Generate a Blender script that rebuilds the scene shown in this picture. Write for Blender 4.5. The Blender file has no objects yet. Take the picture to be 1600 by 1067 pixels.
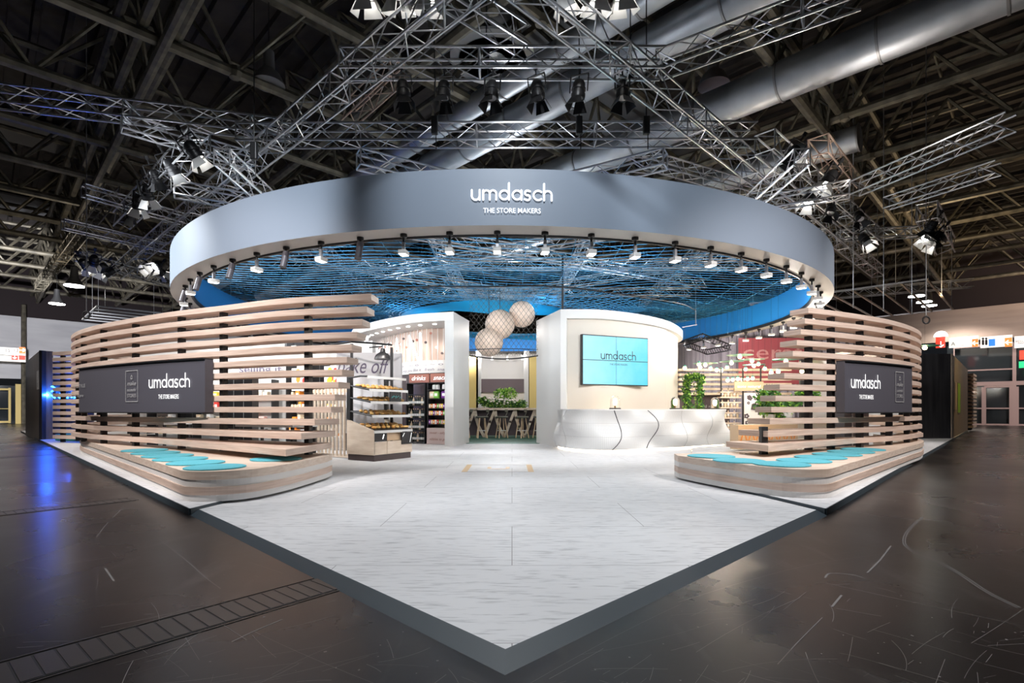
import bpy, math, random
from mathutils import Vector, Matrix, Euler
random.seed(7)
C = bpy.context.scene.collection
PI = math.pi
F = 824.0; H = 1.12                      # focal length in pixels of the 1600 px frame, eye height
# ------------------------------------------------------------------ camera, world, exposure
cam_d = bpy.data.cameras.new('camera'); cam = bpy.data.objects.new('camera', cam_d); C.objects.link(cam)
cam.location = (0, 0, H); cam.rotation_euler = (PI/2, 0, 0)
cam_d.sensor_width = 36; cam_d.lens = 36*F/1600; cam_d.shift_y = (640-533.5)/1600
cam_d.clip_start = .05; cam_d.clip_end = 300
bpy.context.scene.camera = cam
wd = bpy.data.worlds.new('hall_dark'); bpy.context.scene.world = wd; wd.use_nodes = True
wd.node_tree.nodes['Background'].inputs[0].default_value = (.55, .62, .75, 1)
wd.node_tree.nodes['Background'].inputs[1].default_value = .016
vs = bpy.context.scene.view_settings
vs.view_transform = 'Standard'; vs.look = 'None'; vs.gamma = 1; vs.use_curve_mapping = False; vs.exposure = 0.0

RC = Vector((-.25, 18.5)); RR = 9.86; RZ1 = 5.07; RZ2 = 4.14     # the big ring: centre, radius, top, bottom
def spot(loc, aim, w, deg, col=(1, .97, .93), rad=.06, blend=.6):
    d = bpy.data.lights.new('spot', 'SPOT'); d.energy = w; d.spot_size = math.radians(deg); d.spot_blend = blend
    d.color = col; d.shadow_soft_size = rad
    o = bpy.data.objects.new('spot_light', d); C.objects.link(o); o.location = loc
    o.rotation_euler = (Vector(aim)-Vector(loc)).to_track_quat('-Z', 'Y').to_euler(); return o
def point(loc, w, col=(1, .85, .65), rad=.05):  # point lamp, for real bulbs and for added brightening alike
    d = bpy.data.lights.new('bulb', 'POINT'); d.energy = w; d.color = col; d.shadow_soft_size = rad
    o = bpy.data.objects.new('point_light', d); C.objects.link(o); o.location = loc; return o
NSPOT = 74
for k in range(0, NSPOT, 2):                      # lamps of the ring's own spotlights, shining in and down
    a = 2*PI*k/NSPOT
    c, s = math.cos(a), math.sin(a); r = RR-.45
    p = (RC.x+c*r, RC.y+s*r, RZ2-.34)
    aimr = RR*.45
    spot(p, (RC.x+c*aimr, RC.y+s*aimr, 0), 80, 120)
for k in range(1, NSPOT, 6):                      # some of them turned up and across onto the inner skin and the net
    a = 2*PI*k/NSPOT; c, s = math.cos(a), math.sin(a); r = RR-1.0
    spot((RC.x+c*r, RC.y+s*r, RZ2-.3), (RC.x-c*RR, RC.y-s*RR, RZ2+.9), 300, 75, (.85, .93, 1))
# floods on the rig in front of the ring: stage apron, ring front, fence fronts
for x in (-3.4, -2.0, -1.1, 1.1, 2.0, 3.2):
    spot((x, 5.9, 8.2), (x*.9, 4.5, 0), 520, 80, (.97, .98, 1), .12)
for x, ax, w in ((-3.3, -5.5, 2700), (0.1, .1, 1900), (3.3, 4.4, 1250)):
    spot((x, 3.2, 8.3), (ax, 9.5, 4.4), w, 46, (.9, .95, 1), .12)
spot((-12.5, 10.5, 6.6), (-8.0, 13, 4.6), 3200, 60, (.9, .95, 1), .12)
spot((12.5, 11.5, 6.6), (8.6, 14, 4.6), 420, 60, (.9, .95, 1), .12)
for sx in (-1, 1):
    spot((sx*6.8, 3.0, 6.5), (sx*6.5, 9.5, 1.0), 2900, 75, (1, .93, .9), .15)
    spot((sx*16, 11.5, 6.8), (sx*11, 13.5, .8), 1800, 80, (1, .93, .88), .15)
for p, w in (((-28, 32, 8.2), 1500), ((-36, 30, 8.2), 1500), ((30, 26, 8.2), 1500), ((32, 38, 8.2), 1500), ((-14, 42, 8.2), 1500), ((12, 42, 8.2), 1500)):
    spot(p, (p[0], p[1], 0), w, 150, (1, .9, .78), .25)      # the hall's own high-bay lamps
for p, q, w, c in (((-24, 24, 5), (-37, 44, 5.5), 13000, (.95, .95, 1)), ((30, 24, 5), (40, 34, 6), 4500, (1, .84, .74)), ((10, 24, 3.6), (15, 30, 4), 1300, (1, .9, .92))): spot(p, q, w, 95, c, .3)  # added spots without fixtures, brightening the hall walls and the curtain
for p, w, c in (((-8, 12, 8.6), 65, (.9, .95, 1)), ((8, 12, 8.6), 110, (1, .9, .8)), ((0, 10.5, 8), 90, (.9, .95, 1)), ((0, 20, 8.3), 420, (.9, .95, 1)), ((20, 24, 8.6), 700, (1, .76, .48)), ((-20, 24, 8.6), 260, (1, .88, .72)), ((34, 32, 8.6), 900, (1, .72, .42)), ((0, 30, 8.6), 700, (.95, .95, 1))):
    spot((p[0], p[1], 6.4), (p[0], p[1]+.01, 12), w, 165, c, .3)   # added uplights without fixtures, brightening the roof steel and trusses

# ------------------------------------------------------------------ materials
M = {}
def mat(n, col, rough=.5, metal=0, emit=0, emcol=None, **kw):
    m = bpy.data.materials.new(n); m.use_nodes = True; b = m.node_tree.nodes['Principled BSDF']
    b.inputs['Base Color'].default_value = (*col, 1); b.inputs['Roughness'].default_value = rough
    b.inputs['Metallic'].default_value = metal
    if emit:
        b.inputs['Emission Color'].default_value = (*(emcol or col), 1); b.inputs['Emission Strength'].default_value = emit
    for k, v in kw.items(): b.inputs[k.replace('_', ' ')].default_value = v
    M[n] = m; return m
def noise_col(m, c1, c2, scale=(1, 1, 1), ns=5, detail=4, lo=.35, hi=.65, bump=0, rough=None):
    nt = m.node_tree; N = nt.nodes; L = nt.links; b = N['Principled BSDF']
    tc = N.new('ShaderNodeTexCoord'); mp = N.new('ShaderNodeMapping'); mp.inputs['Scale'].default_value = scale
    no = N.new('ShaderNodeTexNoise'); no.inputs['Scale'].default_value = ns; no.inputs['Detail'].default_value = detail
    cr = N.new('ShaderNodeValToRGB'); cr.color_ramp.elements[0].position = lo; cr.color_ramp.elements[1].position = hi
    cr.color_ramp.elements[0].color = (*c1, 1); cr.color_ramp.elements[1].color = (*c2, 1)
    L.new(tc.outputs['Object'], mp.inputs[0]); L.new(mp.outputs[0], no.inputs['Vector']); L.new(no.outputs['Fac'], cr.inputs[0])
    L.new(cr.outputs[0], b.inputs['Base Color'])
    if bump:
        bp = N.new('ShaderNodeBump'); bp.inputs['Strength'].default_value = bump; bp.inputs['Distance'].default_value = .01
        L.new(no.outputs['Fac'], bp.inputs['Height']); L.new(bp.outputs[0], b.inputs['Normal'])
    if rough:
        mr = N.new('ShaderNodeMapRange'); mr.inputs['To Min'].default_value = rough[0]; mr.inputs['To Max'].default_value = rough[1]
        L.new(no.outputs['Fac'], mr.inputs[0]); L.new(mr.outputs[0], b.inputs['Roughness'])
    return m
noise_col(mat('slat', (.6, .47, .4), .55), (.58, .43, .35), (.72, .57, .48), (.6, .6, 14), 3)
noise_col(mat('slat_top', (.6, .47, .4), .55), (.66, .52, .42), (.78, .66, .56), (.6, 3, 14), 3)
mat('white', (.62, .615, .60), .5); mat('white_gloss', (.7, .7, .69), .3); mat('cream', (.60, .55, .48), .55)
mat('black', (.012, .012, .014), .5); mat('black_metal', (.02, .02, .022), .4, .3)
mat('charcoal', (.085, .082, .1), .42); mat('ring_face', (.25, .30, .375), .5, .0); mat('ring_soffit', (.5, .47, .44), .5)
mat('letter_white', (.9, .9, .9), .4, emit=.9)
mat('alu', (.62, .63, .66), .32, .85); mat('alu_dark', (.3, .3, .31), .4, .8)
noise_col(mat('roof_steel', (.2, .18, .14), .55, .35), (.08, .073, .055), (.17, .15, .11), ns=3)
noise_col(mat('deck', (.03, .025, .022), .8), (.018, .014, .014), (.035, .028, .025), (1, 1, 1), 2)
mat('roof_panel', (.10, .10, .105), .7)
noise_col(mat('duct', (.5, .5, .52), .4, .9), (.4, .43, .47), (.56, .59, .63), (1, 1, 1), 1.2, rough=(.38, .55))
mat('blue_skin', (.006, .21, .62), .6); mat('blue_string', (.05, .3, .55), .5); mat('blue_bright', (.01, .36, .72), .5)
mat('kerb', (.04, .058, .072), .5); mat('wood', (.66, .47, .3), .5)
noise_col(mat('oak', (.66, .5, .36), .5), (.66, .53, .41), (.77, .65, .53), (1, 1, 5), 2.5)
noise_col(mat('brown_wall', (.18, .14, .11), .45), (.14, .105, .08), (.22, .17, .13), (4, 4, .4), 3)
noise_col(mat('black_wall', (.03, .03, .034), .5), (.022, .022, .026), (.045, .045, .05), (5, 5, .3), 2)
mat('teal', (.06, .42, .42), .5); mat('floor_plate', (.034, .029, .027), .35); mat('scratch', (.2, .185, .18), .6); noise_col(mat('pad', (.10, .46, .56), .8), (.085, .42, .52), (.12, .5, .6), ns=90)
mat('green_floor', (.045, .14, .105), .55); mat('glass_dark', (.02, .025, .03), .08); mat('yellow', (.72, .55, .2), .6)
mat('lens', (1, 1, 1), .3, emit=22, emcol=(1, .97, .92)); mat('lens_soft', (1, 1, 1), .3, emit=5, emcol=(1, .96, .9))
mat('bulb', (1, .8, .5), .3, emit=10, emcol=(1, .72, .38)); mat('neon', (.05, .3, 1), .3, emit=22, emcol=(.02, .2, 1))
mat('letter_glow', (1, 1, 1), .3, emit=4, emcol=(1, .93, .88)); mat('strip_glow', (1, .9, .75), .3, emit=4, emcol=(1, .85, .65))
mat('sign_lit', (.6, .6, .6), .4, emit=1.0, emcol=(1, .95, .85)); mat('sign_red', (.8, .05, .03), .4, emit=1.0, emcol=(.9, .06, .03))
mat('sign_orange', (.9, .2, .04), .4, emit=1.1, emcol=(1, .2, .05)); mat('sign_blue', (.03, .2, .7), .4, emit=1.0, emcol=(.04, .22, .8)); mat('sign_green', (.02, .5, .2), .4, emit=1.0, emcol=(.02, .55, .2))
mat('ink', (.02, .02, .025), .5); mat('ink_soft', (.12, .1, .16), .5); mat('gold', (.62, .42, .2), .4, .2); mat('grey_line', (.45, .45, .45), .5)
mat('leaf', (.06, .2, .03), .5); mat('leaf_light', (.22, .42, .04), .5); mat('leaf_dark', (.025, .09, .02), .5); mat('flower', (.85, .8, .75), .6)
mat('bread', (.62, .3, .07), .6); mat('bread_light', (.8, .5, .18), .6); mat('copper', (.36, .13, .09), .5); mat('pinkish', (.72, .58, .54), .6)
mat('rope_grey', (.1, .09, .08), .7); mat('bright_white', (.86, .85, .83), .4); mat('veneer', (.85, .68, .56), .6); mat('red_sign', (.55, .12, .13), .6); mat('plum', (.085, .06, .068), .6); mat('moss_grey', (.16, .16, .13), .7); mat('stone', (.72, .66, .56), .4)
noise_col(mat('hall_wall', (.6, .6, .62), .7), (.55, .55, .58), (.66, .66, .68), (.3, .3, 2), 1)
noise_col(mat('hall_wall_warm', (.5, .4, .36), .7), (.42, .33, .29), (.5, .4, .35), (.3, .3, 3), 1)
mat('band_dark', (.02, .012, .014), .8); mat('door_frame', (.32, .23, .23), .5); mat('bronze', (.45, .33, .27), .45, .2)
noise_col(mat('curtain', (.4, .37, .39), .8), (.33, .31, .34), (.5, .47, .49), (6, 6, .1), 2)
for n, c in (('p_red', (.7, .05, .04)), ('p_yellow', (.85, .6, .05)), ('p_green', (.2, .5, .08)), ('p_purple', (.2, .04, .3)), ('p_orange', (.85, .28, .04)), ('p_white', (.85, .83, .8)), ('p_bottle', (.02, .03, .02)), ('p_beige', (.7, .55, .38)), ('p_pink', (.8, .4, .35)), ('p_dark', (.07, .05, .05))): mat(n, c, .35)
g = mat('glass', (1, 1, 1), .03); g.node_tree.nodes['Principled BSDF'].inputs['Transmission Weight'].default_value = 1; g.node_tree.nodes['Principled BSDF'].inputs['IOR'].default_value = 1.1
# perforated white counter skin
m = mat('perforated', (.74, .75, .74), .4); nt = m.node_tree; N = nt.nodes; L = nt.links
tc = N.new('ShaderNodeTexCoord'); vo = N.new('ShaderNodeTexVoronoi'); vo.inputs['Scale'].default_value = 26; vo.inputs['Randomness'].default_value = 0
mr = N.new('ShaderNodeMapRange'); mr.inputs['From Min'].default_value = .16; mr.inputs['From Max'].default_value = .24
mx = N.new('ShaderNodeMix'); mx.data_type = 'RGBA'; mx.inputs[6].default_value = (.36, .36, .36, 1); mx.inputs[7].default_value = (.6, .605, .6, 1)
L.new(tc.outputs['UV'], vo.inputs['Vector']); L.new(vo.outputs['Distance'], mr.inputs[0]); L.new(mr.outputs[0], mx.inputs[0]); L.new(mx.outputs[2], N['Principled BSDF'].inputs['Base Color'])
# hall floor: dark polished asphalt with scuffs and scratches
m = mat('hall_floor', (.03, .026, .025), .3); nt = m.node_tree; N = nt.nodes; L = nt.links; b = N['Principled BSDF']
tc = N.new('ShaderNodeTexCoord')
def nz(scale, detail, dist=0, vscale=None):
    n = N.new('ShaderNodeTexNoise'); n.inputs['Scale'].default_value = scale; n.inputs['Detail'].default_value = detail; n.inputs['Distortion'].default_value = dist
    if vscale:
        mp = N.new('ShaderNodeMapping'); mp.inputs['Scale'].default_value = vscale[:3]; mp.inputs['Rotation'].default_value = (0, 0, vscale[3]); L.new(tc.outputs['Object'], mp.inputs[0]); L.new(mp.outputs[0], n.inputs['Vector'])
    else: L.new(tc.outputs['Object'], n.inputs['Vector'])
    return n
def ma(op, a, b_=None, c=None):
    n = N.new('ShaderNodeMath'); n.operation = op
    for i, v in enumerate((a, b_, c)):
        if v is None: continue
        if isinstance(v, (int, float)): n.inputs[i].default_value = v
        else: L.new(v, n.inputs[i])
    return n.outputs[0]
base = nz(.55, 6); fine = nz(7, 5)
specks = N.new('ShaderNodeTexVoronoi'); specks.inputs['Scale'].default_value = 3.2; L.new(tc.outputs['Object'], specks.inputs['Vector'])
sp_ = ma('MULTIPLY', ma('LESS_THAN', specks.outputs['Distance'], .035), ma('GREATER_THAN', fine.outputs['Fac'], .55))
scuff = nz(5, 10, .2, (1, .3, 1, .7)); sc_ = ma('MULTIPLY', ma('MAXIMUM', ma('SUBTRACT', scuff.outputs['Fac'], .58), 0), 1.1)
cr = N.new('ShaderNodeValToRGB'); cr.color_ramp.elements[0].position = .35; cr.color_ramp.elements[1].position = .68
cr.color_ramp.elements[0].color = (.0085, .0075, .0085, 1); cr.color_ramp.elements[1].color = (.021, .0165, .015, 1); L.new(base.outputs['Fac'], cr.inputs[0])
tot = ma('MINIMUM', ma('ADD', ma('MULTIPLY', sp_, .35), sc_), 1)
mx = N.new('ShaderNodeMix'); mx.data_type = 'RGBA'; mx.inputs[7].default_value = (.17, .155, .15, 1); L.new(cr.outputs[0], mx.inputs[6]); L.new(tot, mx.inputs[0]); L.new(mx.outputs[2], b.inputs['Base Color'])
mr = N.new('ShaderNodeMapRange'); mr.inputs['To Min'].default_value = .16; mr.inputs['To Max'].default_value = .42; L.new(base.outputs['Fac'], mr.inputs[0])
L.new(mr.outputs[0], b.inputs['Roughness'])
bp = N.new('ShaderNodeBump'); bp.inputs['Strength'].default_value = .05; bp.inputs['Distance'].default_value = .01; L.new(fine.outputs['Fac'], bp.inputs['Height']); L.new(bp.outputs[0], b.inputs['Normal'])
# stand floor: pale linoleum, streaked, with sheet seams
m = mat('lino', (.6, .61, .63), .55, Specular_IOR_Level=.25); nt = m.node_tree; N = nt.nodes; L = nt.links; b = N['Principled BSDF']
tc = N.new('ShaderNodeTexCoord')
a1 = nz(16, 8, .4, (.35, 2.2, 1, 0)); a2 = nz(1.2, 3)
mr = N.new('ShaderNodeMapRange'); mr.inputs['From Min'].default_value = .52; mr.inputs['From Max'].default_value = .72; L.new(a1.outputs['Fac'], mr.inputs[0])
br = N.new('ShaderNodeTexBrick'); br.inputs['Scale'].default_value = 1; br.inputs['Brick Width'].default_value = 2.44; br.inputs['Row Height'].default_value = 1.22; br.inputs['Mortar Size'].default_value = .0035
br.inputs['Color1'].default_value = (1, 1, 1, 1); br.inputs['Color2'].default_value = (1, 1, 1, 1); br.inputs['Mortar'].default_value = (0, 0, 0, 1); L.new(tc.outputs['Object'], br.inputs['Vector'])
mx = N.new('ShaderNodeMix'); mx.data_type = 'RGBA'; mx.inputs[6].default_value = (.68, .69, .71, 1); mx.inputs[7].default_value = (.44, .45, .47, 1); L.new(mr.outputs[0], mx.inputs[0])
mx2 = N.new('ShaderNodeMix'); mx2.data_type = 'RGBA'; mx2.inputs[6].default_value = (.3, .3, .31, 1); L.new(br.outputs['Color'], mx2.inputs[0]); L.new(mx.outputs[2], mx2.inputs[7]); L.new(mx2.outputs[2], b.inputs['Base Color'])
# screens
m = mat('screen', (.1, .6, .75), .45); nt = m.node_tree; N = nt.nodes; L = nt.links; b = N['Principled BSDF']
tc = N.new('ShaderNodeTexCoord'); sx = N.new('ShaderNodeSeparateXYZ'); L.new(tc.outputs['Object'], sx.inputs[0])
cr = N.new('ShaderNodeValToRGB'); cr.color_ramp.elements[0].position = .0; cr.color_ramp.elements[1].position = 1
cr.color_ramp.elements[0].color = (.42, .82, .92, 1); cr.color_ramp.elements[1].color = (.005, .55, .75, 1)
no = nz(2.5, 3, .2); fx = ma('ADD', ma('MULTIPLY', sx.outputs['X'], .36), ma('ADD', .32, ma('MULTIPLY', no.outputs['Fac'], .35)))
L.new(fx, cr.inputs[0]); L.new(cr.outputs[0], b.inputs['Emission Color']); b.inputs['Emission Strength'].default_value = 1.15; b.inputs['Base Color'].default_value = (.02, .05, .06, 1)

# ------------------------------------------------------------------ mesh helpers
class MB:
    def __init__(s): s.v = []; s.f = []; s.uv = None
    def add(s, vs, fs): b = len(s.v); s.v += [tuple(v) for v in vs]; s.f += [tuple(i+b for i in f) for f in fs]; return s
    def box(s, c, d, rz=0, R=None):
        R = R or Matrix.Rotation(rz, 3, 'Z'); c = Vector(c); h = [x/2 for x in d]
        vs = [c+R@Vector((i*h[0], j*h[1], k*h[2])) for i in (-1, 1) for j in (-1, 1) for k in (-1, 1)]
        return s.add(vs, [(0, 1, 3, 2), (4, 6, 7, 5), (0, 4, 5, 1), (2, 3, 7, 6), (0, 2, 6, 4), (1, 5, 7, 3)])
    def tube(s, p0, p1, r, n=5, r2=None, cap=True):
        p0 = Vector(p0); p1 = Vector(p1); d = (p1-p0)
        if d.length < 1e-6: return s
        q = d.to_track_quat('Z', 'Y'); r2 = r if r2 is None else r2
        vs = [p0+q@Vector((r*math.cos(2*PI*i/n), r*math.sin(2*PI*i/n), 0)) for i in range(n)] + [p1+q@Vector((r2*math.cos(2*PI*i/n), r2*math.sin(2*PI*i/n), 0)) for i in range(n)]
        fs = [(i, (i+1) % n, n+(i+1) % n, n+i) for i in range(n)]
        if cap: fs += [tuple(range(n-1, -1, -1)), tuple(range(n, 2*n))]
        return s.add(vs, fs)
    def path(s, pts, r, n=5):
        for a, b in zip(pts, pts[1:]): s.tube(a, b, r, n)
        return s
    def prism(s, pts, z0, z1):
        n = len(pts); vs = [(p[0], p[1], z0) for p in pts]+[(p[0], p[1], z1) for p in pts]
        return s.add(vs, [tuple(range(n-1, -1, -1)), tuple(range(n, 2*n))]+[(i, (i+1) % n, n+(i+1) % n, n+i) for i in range(n)])
    def strip(s, a, b, z0, z1):        # solid between two polylines of equal length
        n = len(a); vs = []
        for i in range(n): vs += [(a[i][0], a[i][1], z0), (b[i][0], b[i][1], z0), (b[i][0], b[i][1], z1), (a[i][0], a[i][1], z1)]
        fs = [(0, 1, 2, 3)[::-1], tuple(4*(n-1)+j for j in range(4))]
        for i in range(n-1):
            for j in range(4): k = (j+1) % 4; fs.append((4*i+j, 4*i+k, 4*i+4+k, 4*i+4+j))
        return s.add(vs, fs)
    def lathe(s, prof, c=(0, 0, 0), n=16, R=None):
        c = Vector(c); R = R or Matrix.Identity(3); vs = []; fs = []
        for r, z in prof: vs += [c+R@Vector((r*math.cos(2*PI*i/n), r*math.sin(2*PI*i/n), z)) for i in range(n)]
        for k in range(len(prof)-1):
            for i in range(n): fs.append((k*n+i, k*n+(i+1) % n, (k+1)*n+(i+1) % n, (k+1)*n+i))
        if prof[0][0] > 1e-4: fs.append(tuple(range(n-1, -1, -1)))
        if prof[-1][0] > 1e-4: fs.append(tuple((len(prof)-1)*n+i for i in range(n)))
        return s.add(vs, fs)
    def ball(s, c, r, n=12, sc=(1, 1, 1)):
        m_ = n//2; vs = []; fs = []
        for k in range(m_+1):
            t = PI*k/m_
            for i in range(n): vs.append((c[0]+r*sc[0]*math.sin(t)*math.cos(2*PI*i/n), c[1]+r*sc[1]*math.sin(t)*math.sin(2*PI*i/n), c[2]+r*sc[2]*math.cos(t)))
        for k in range(m_):
            for i in range(n): fs.append((k*n+i, (k+1)*n+i, (k+1)*n+(i+1) % n, k*n+(i+1) % n))
        return s.add(vs, fs)
    def ribbon(s, pts, w, mp=lambda x, y: (x, 0, y), caps=True):   # flat rounded stroke, mapped by mp
        h = w/2
        for (x0, y0), (x1, y1) in zip(pts, pts[1:]):
            l = math.hypot(x1-x0, y1-y0)
            if l < 1e-6: continue
            nx, ny = -(y1-y0)/l*h, (x1-x0)/l*h
            s.add([mp(x0-nx, y0-ny), mp(x1-nx, y1-ny), mp(x1+nx, y1+ny), mp(x0+nx, y0+ny)], [(0, 1, 2, 3)])
        if caps:
            for x, y in pts: s.add([mp(x+h*math.cos(2*PI*i/10), y+h*math.sin(2*PI*i/10)) for i in range(10)], [tuple(range(10))])
        return s
    def mesh(s, name, m, smooth=False):
        me = bpy.data.meshes.new(name); me.from_pydata(s.v, [], s.f); me.update()
        if m: me.materials.append(M[m] if isinstance(m, str) else m)
        if smooth:
            me.polygons.foreach_set('use_smooth', [True]*len(me.polygons))
            try: me.set_sharp_from_angle(angle=math.radians(40))
            except Exception: pass
        return me
    def build(s, name, m, parent=None, smooth=False, bevel=0):
        o = bpy.data.objects.new(name, s.mesh(name, m, smooth)); C.objects.link(o)
        if parent: o.parent = parent
        if bevel:
            b = o.modifiers.new('bevel', 'BEVEL'); b.width = bevel; b.segments = 2; b.limit_method = 'ANGLE'
        return o
def tag(o, label, cat, group=None):
    o['label'] = label; o['category'] = cat
    if group: o['group'] = group
    return o
def thing(name, label, cat, loc=(0, 0, 0), rz=0, group=None):
    o = bpy.data.objects.new(name, None); C.objects.link(o); o.location = loc; o.rotation_euler = (0, 0, rz); o.empty_display_size = .1
    return tag(o, label, cat, group)
def struct(o): o['kind'] = 'structure'; return o
KIDS = {}
def dup(root, loc, rot=(0, 0, 0), label=None, group=None, scale=None):
    r = root.copy(); C.objects.link(r); r.location = loc; r.rotation_euler = rot
    if scale: r.scale = scale
    if label: r['label'] = label
    if group: r['group'] = group
    for ch in list(root.children):
        c = ch.copy(); C.objects.link(c); c.parent = r
        for g_ in ch.children: d = g_.copy(); C.objects.link(d); d.parent = c
    return r
class Proto:     # first use moves the original, later uses copy it
    def __init__(s, root): s.r = root; s.used = False
    def put(s, loc, rot=(0, 0, 0), label=None, group=None, scale=None):
        if s.used: return dup(s.r, loc, rot, label, group, scale)
        s.used = True; s.r.location = loc; s.r.rotation_euler = rot
        if scale: s.r.scale = scale
        if label: s.r['label'] = label
        if group: s.r['group'] = group
        return s.r
def G(px, py, z=0):                                  # ground-type point seen at that pixel on height z
    Y = F*(H-z)/(py-640); return Vector(((px-800)/F*Y, Y, z))
def P(px, py, Y): return Vector(((px-800)/F*Y, Y, H+(640-py)/F*Y))
def spline(pts, n=16):
    out = []; p = [Vector(q) for q in pts]; p = [2*p[0]-p[1]]+p+[2*p[-1]-p[-2]]
    for i in range(1, len(p)-2):
        for k in range(n):
            t = k/n; a, b, c, d = p[i-1], p[i], p[i+1], p[i+2]
            out.append(.5*((2*b)+(c-a)*t+(2*a-5*b+4*c-d)*t*t+(3*b-a-3*c+d)*t**3))
    out.append(p[-2]); return out
def resample(pts, n):
    L_ = [0]
    for a, b in zip(pts, pts[1:]): L_.append(L_[-1]+(b-a).length)
    out = []; j = 0
    for k in range(n):
        t = L_[-1]*k/(n-1)
        while j < len(pts)-2 and L_[j+1] < t: j += 1
        d = L_[j+1]-L_[j]; out.append(pts[j].lerp(pts[j+1], (t-L_[j])/d if d else 0))
    return out
def normals(pts):
    out = []
    for i in range(len(pts)):
        d = pts[min(i+1, len(pts)-1)]-pts[max(i-1, 0)]; d = d.normalized(); out.append(Vector((-d.y, d.x)))
    return out
def offset(pts, d): return [p+n*d for p, n in zip(pts, normals(pts))]
class Along:      # point at arc length s on a polyline, moved out by off
    def __init__(s, pts):
        s.p = pts; s.L = [0]
        for a, b in zip(pts, pts[1:]): s.L.append(s.L[-1]+(b-a).length)
    def at(s, t, off=0):
        j = 0
        while j < len(s.p)-2 and s.L[j+1] < t: j += 1
        a, b = s.p[j], s.p[j+1]; d = (b-a).normalized(); q = a+d*(t-s.L[j]); n = Vector((-d.y, d.x)); return q+n*off, d
def arc(cx, cy, r, a0, a1, n=10, ry=None): return [(cx+r*math.cos(math.radians(a0+(a1-a0)*k/n)), cy+(ry or r)*math.sin(math.radians(a0+(a1-a0)*k/n))) for k in range(n+1)]
# rounded geometric lettering for the logo (x-height 1)
LOGO = {
 'u': (.95, [[(.1, .95), (.1, .42)]+arc(.45, .42, .35, 180, 360), [(.8, .95), (.8, .07)]]),
 'm': (1.42, [[(.1, .93), (.1, .07)], [(.1, .55)]+arc(.39, .62, .29, 170, 0)+[(.68, .07)], [(.68, .55)]+arc(.97, .62, .29, 170, 0)+[(1.26, .07)]]),
 'd': (1.08, [arc(.48, .5, .4, 0, 360, 20), [(.9, 1.55), (.9, .07)]]),
 'a': (.98, [arc(.48, .5, .4, 0, 360, 20), [(.86, .93), (.86, .07)]]),
 's': (.74, [[(.58, .85)]+arc(.35, .7, .22, 50, 270, 10)+arc(.35, .28, .23, 90, -130, 10)+[(.1, .14)]]),
 'c': (.86, [arc(.5, .5, .42, 48, 312, 16)]),
 'h': (.92, [[(.1, 1.55), (.1, .07)], [(.1, .5)]+arc(.44, .58, .34, 170, 0)+[(.78, .07)]])}
def logo(mb, h, mp, cx=0, y0=0, w=.17):        # 'umdasch', x-height h, centred on cx
    tot = sum(LOGO[c][0] for c in 'umdasch')+.07*6; x = -tot/2
    for c in 'umdasch':
        adv, st = LOGO[c]
        for s_ in st: mb.ribbon([(cx+(x+a)*h, y0+b*h) for a, b in s_], w*h, mp)
        x += adv+.07
    return tot*h
_fc = {}
def text_mb(mb, string, size, mp, cx=0, y0=0, shear=0, width=None, align='CENTER', thick=0):
    key = (string, shear, thick)
    if key not in _fc:
        cu = bpy.data.curves.new('t', 'FONT'); cu.body = string; cu.size = 1; cu.shear = shear; cu.offset = thick; cu.resolution_u = 3; cu.fill_mode = 'FRONT'
        ob = bpy.data.objects.new('t', cu); C.objects.link(ob); dg = bpy.context.evaluated_depsgraph_get(); me = bpy.data.meshes.new_from_object(ob.evaluated_get(dg))
        _fc[key] = ([tuple(v.co) for v in me.vertices], [tuple(p.vertices) for p in me.polygons]); bpy.data.objects.remove(ob); bpy.data.meshes.remove(me); bpy.data.curves.remove(cu)
    vs, fs = _fc[key]; xs = [v[0] for v in vs]; x0, x1 = min(xs), max(xs); kx = size if width is None else width/(x1-x0)
    sh = (x0+x1)/2 if align == 'CENTER' else x0
    mb.add([mp(cx+(v[0]-sh)*kx, y0+v[1]*size) for v in vs], fs)
def planemap(o, ux, uz=Vector((0, 0, 1))):
    o = Vector(o); ux = Vector(ux).normalized(); return lambda x, y: tuple(o+ux*x+uz*y)

# ------------------------------------------------------------------ hall shell
S2 = math.sqrt(2)
def uv2(u, v): return Vector(((u-v)/S2, (u+v)/S2))       # u runs to the right-hand vanishing point, v to the left-hand one
U1, V1, RZ = 52.0, 58.0, 10.0
b_ = MB(); q = [uv2(-25, -25), uv2(U1+15, -25), uv2(U1+15, V1+15), uv2(-25, V1+15)]
b_.add([(p.x, p.y, 0) for p in q], [(0, 1, 2, 3)]); struct(b_.build('floor', 'hall_floor'))
b_ = MB()
for k in range(0, 120):                                    # ribbed deck: ribs are part of the ceiling
    u = -25+k*.75; a, b2 = uv2(u, -25), uv2(u, V1+1)
    b_.add([(a.x, a.y, 13.2), (b2.x, b2.y, 13.2)] + [(*uv2(u+.5, V1+1), 13.2), (*uv2(u+.5, -25), 13.2)] + [(*uv2(u+.55, -25), 13.05), (*uv2(u+.55, V1+1), 13.05), (*uv2(u+.7, V1+1), 13.05), (*uv2(u+.7, -25), 13.05), (*uv2(u+.75, -25), 13.2), (*uv2(u+.75, V1+1), 13.2)], [(0, 1, 2, 3), (3, 2, 5, 4), (4, 5, 6, 7), (7, 6, 9, 8)])
struct(b_.build('ceiling', 'deck'))
b_ = MB()                                                  # lighter smooth panels set between the ribs
for (u0, u1, v0, v1) in ((-20, 30, 10.2, 13.2), (-20, 3.4, 29, 32), (-20, 3, 40, 43)):
    q = [uv2(u0, v0), uv2(u1, v0), uv2(u1, v1), uv2(u0, v1)]; b_.prism(q, 12.9, 13.0)
struct(b_.build('ceiling_panel', 'roof_panel'))
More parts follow.
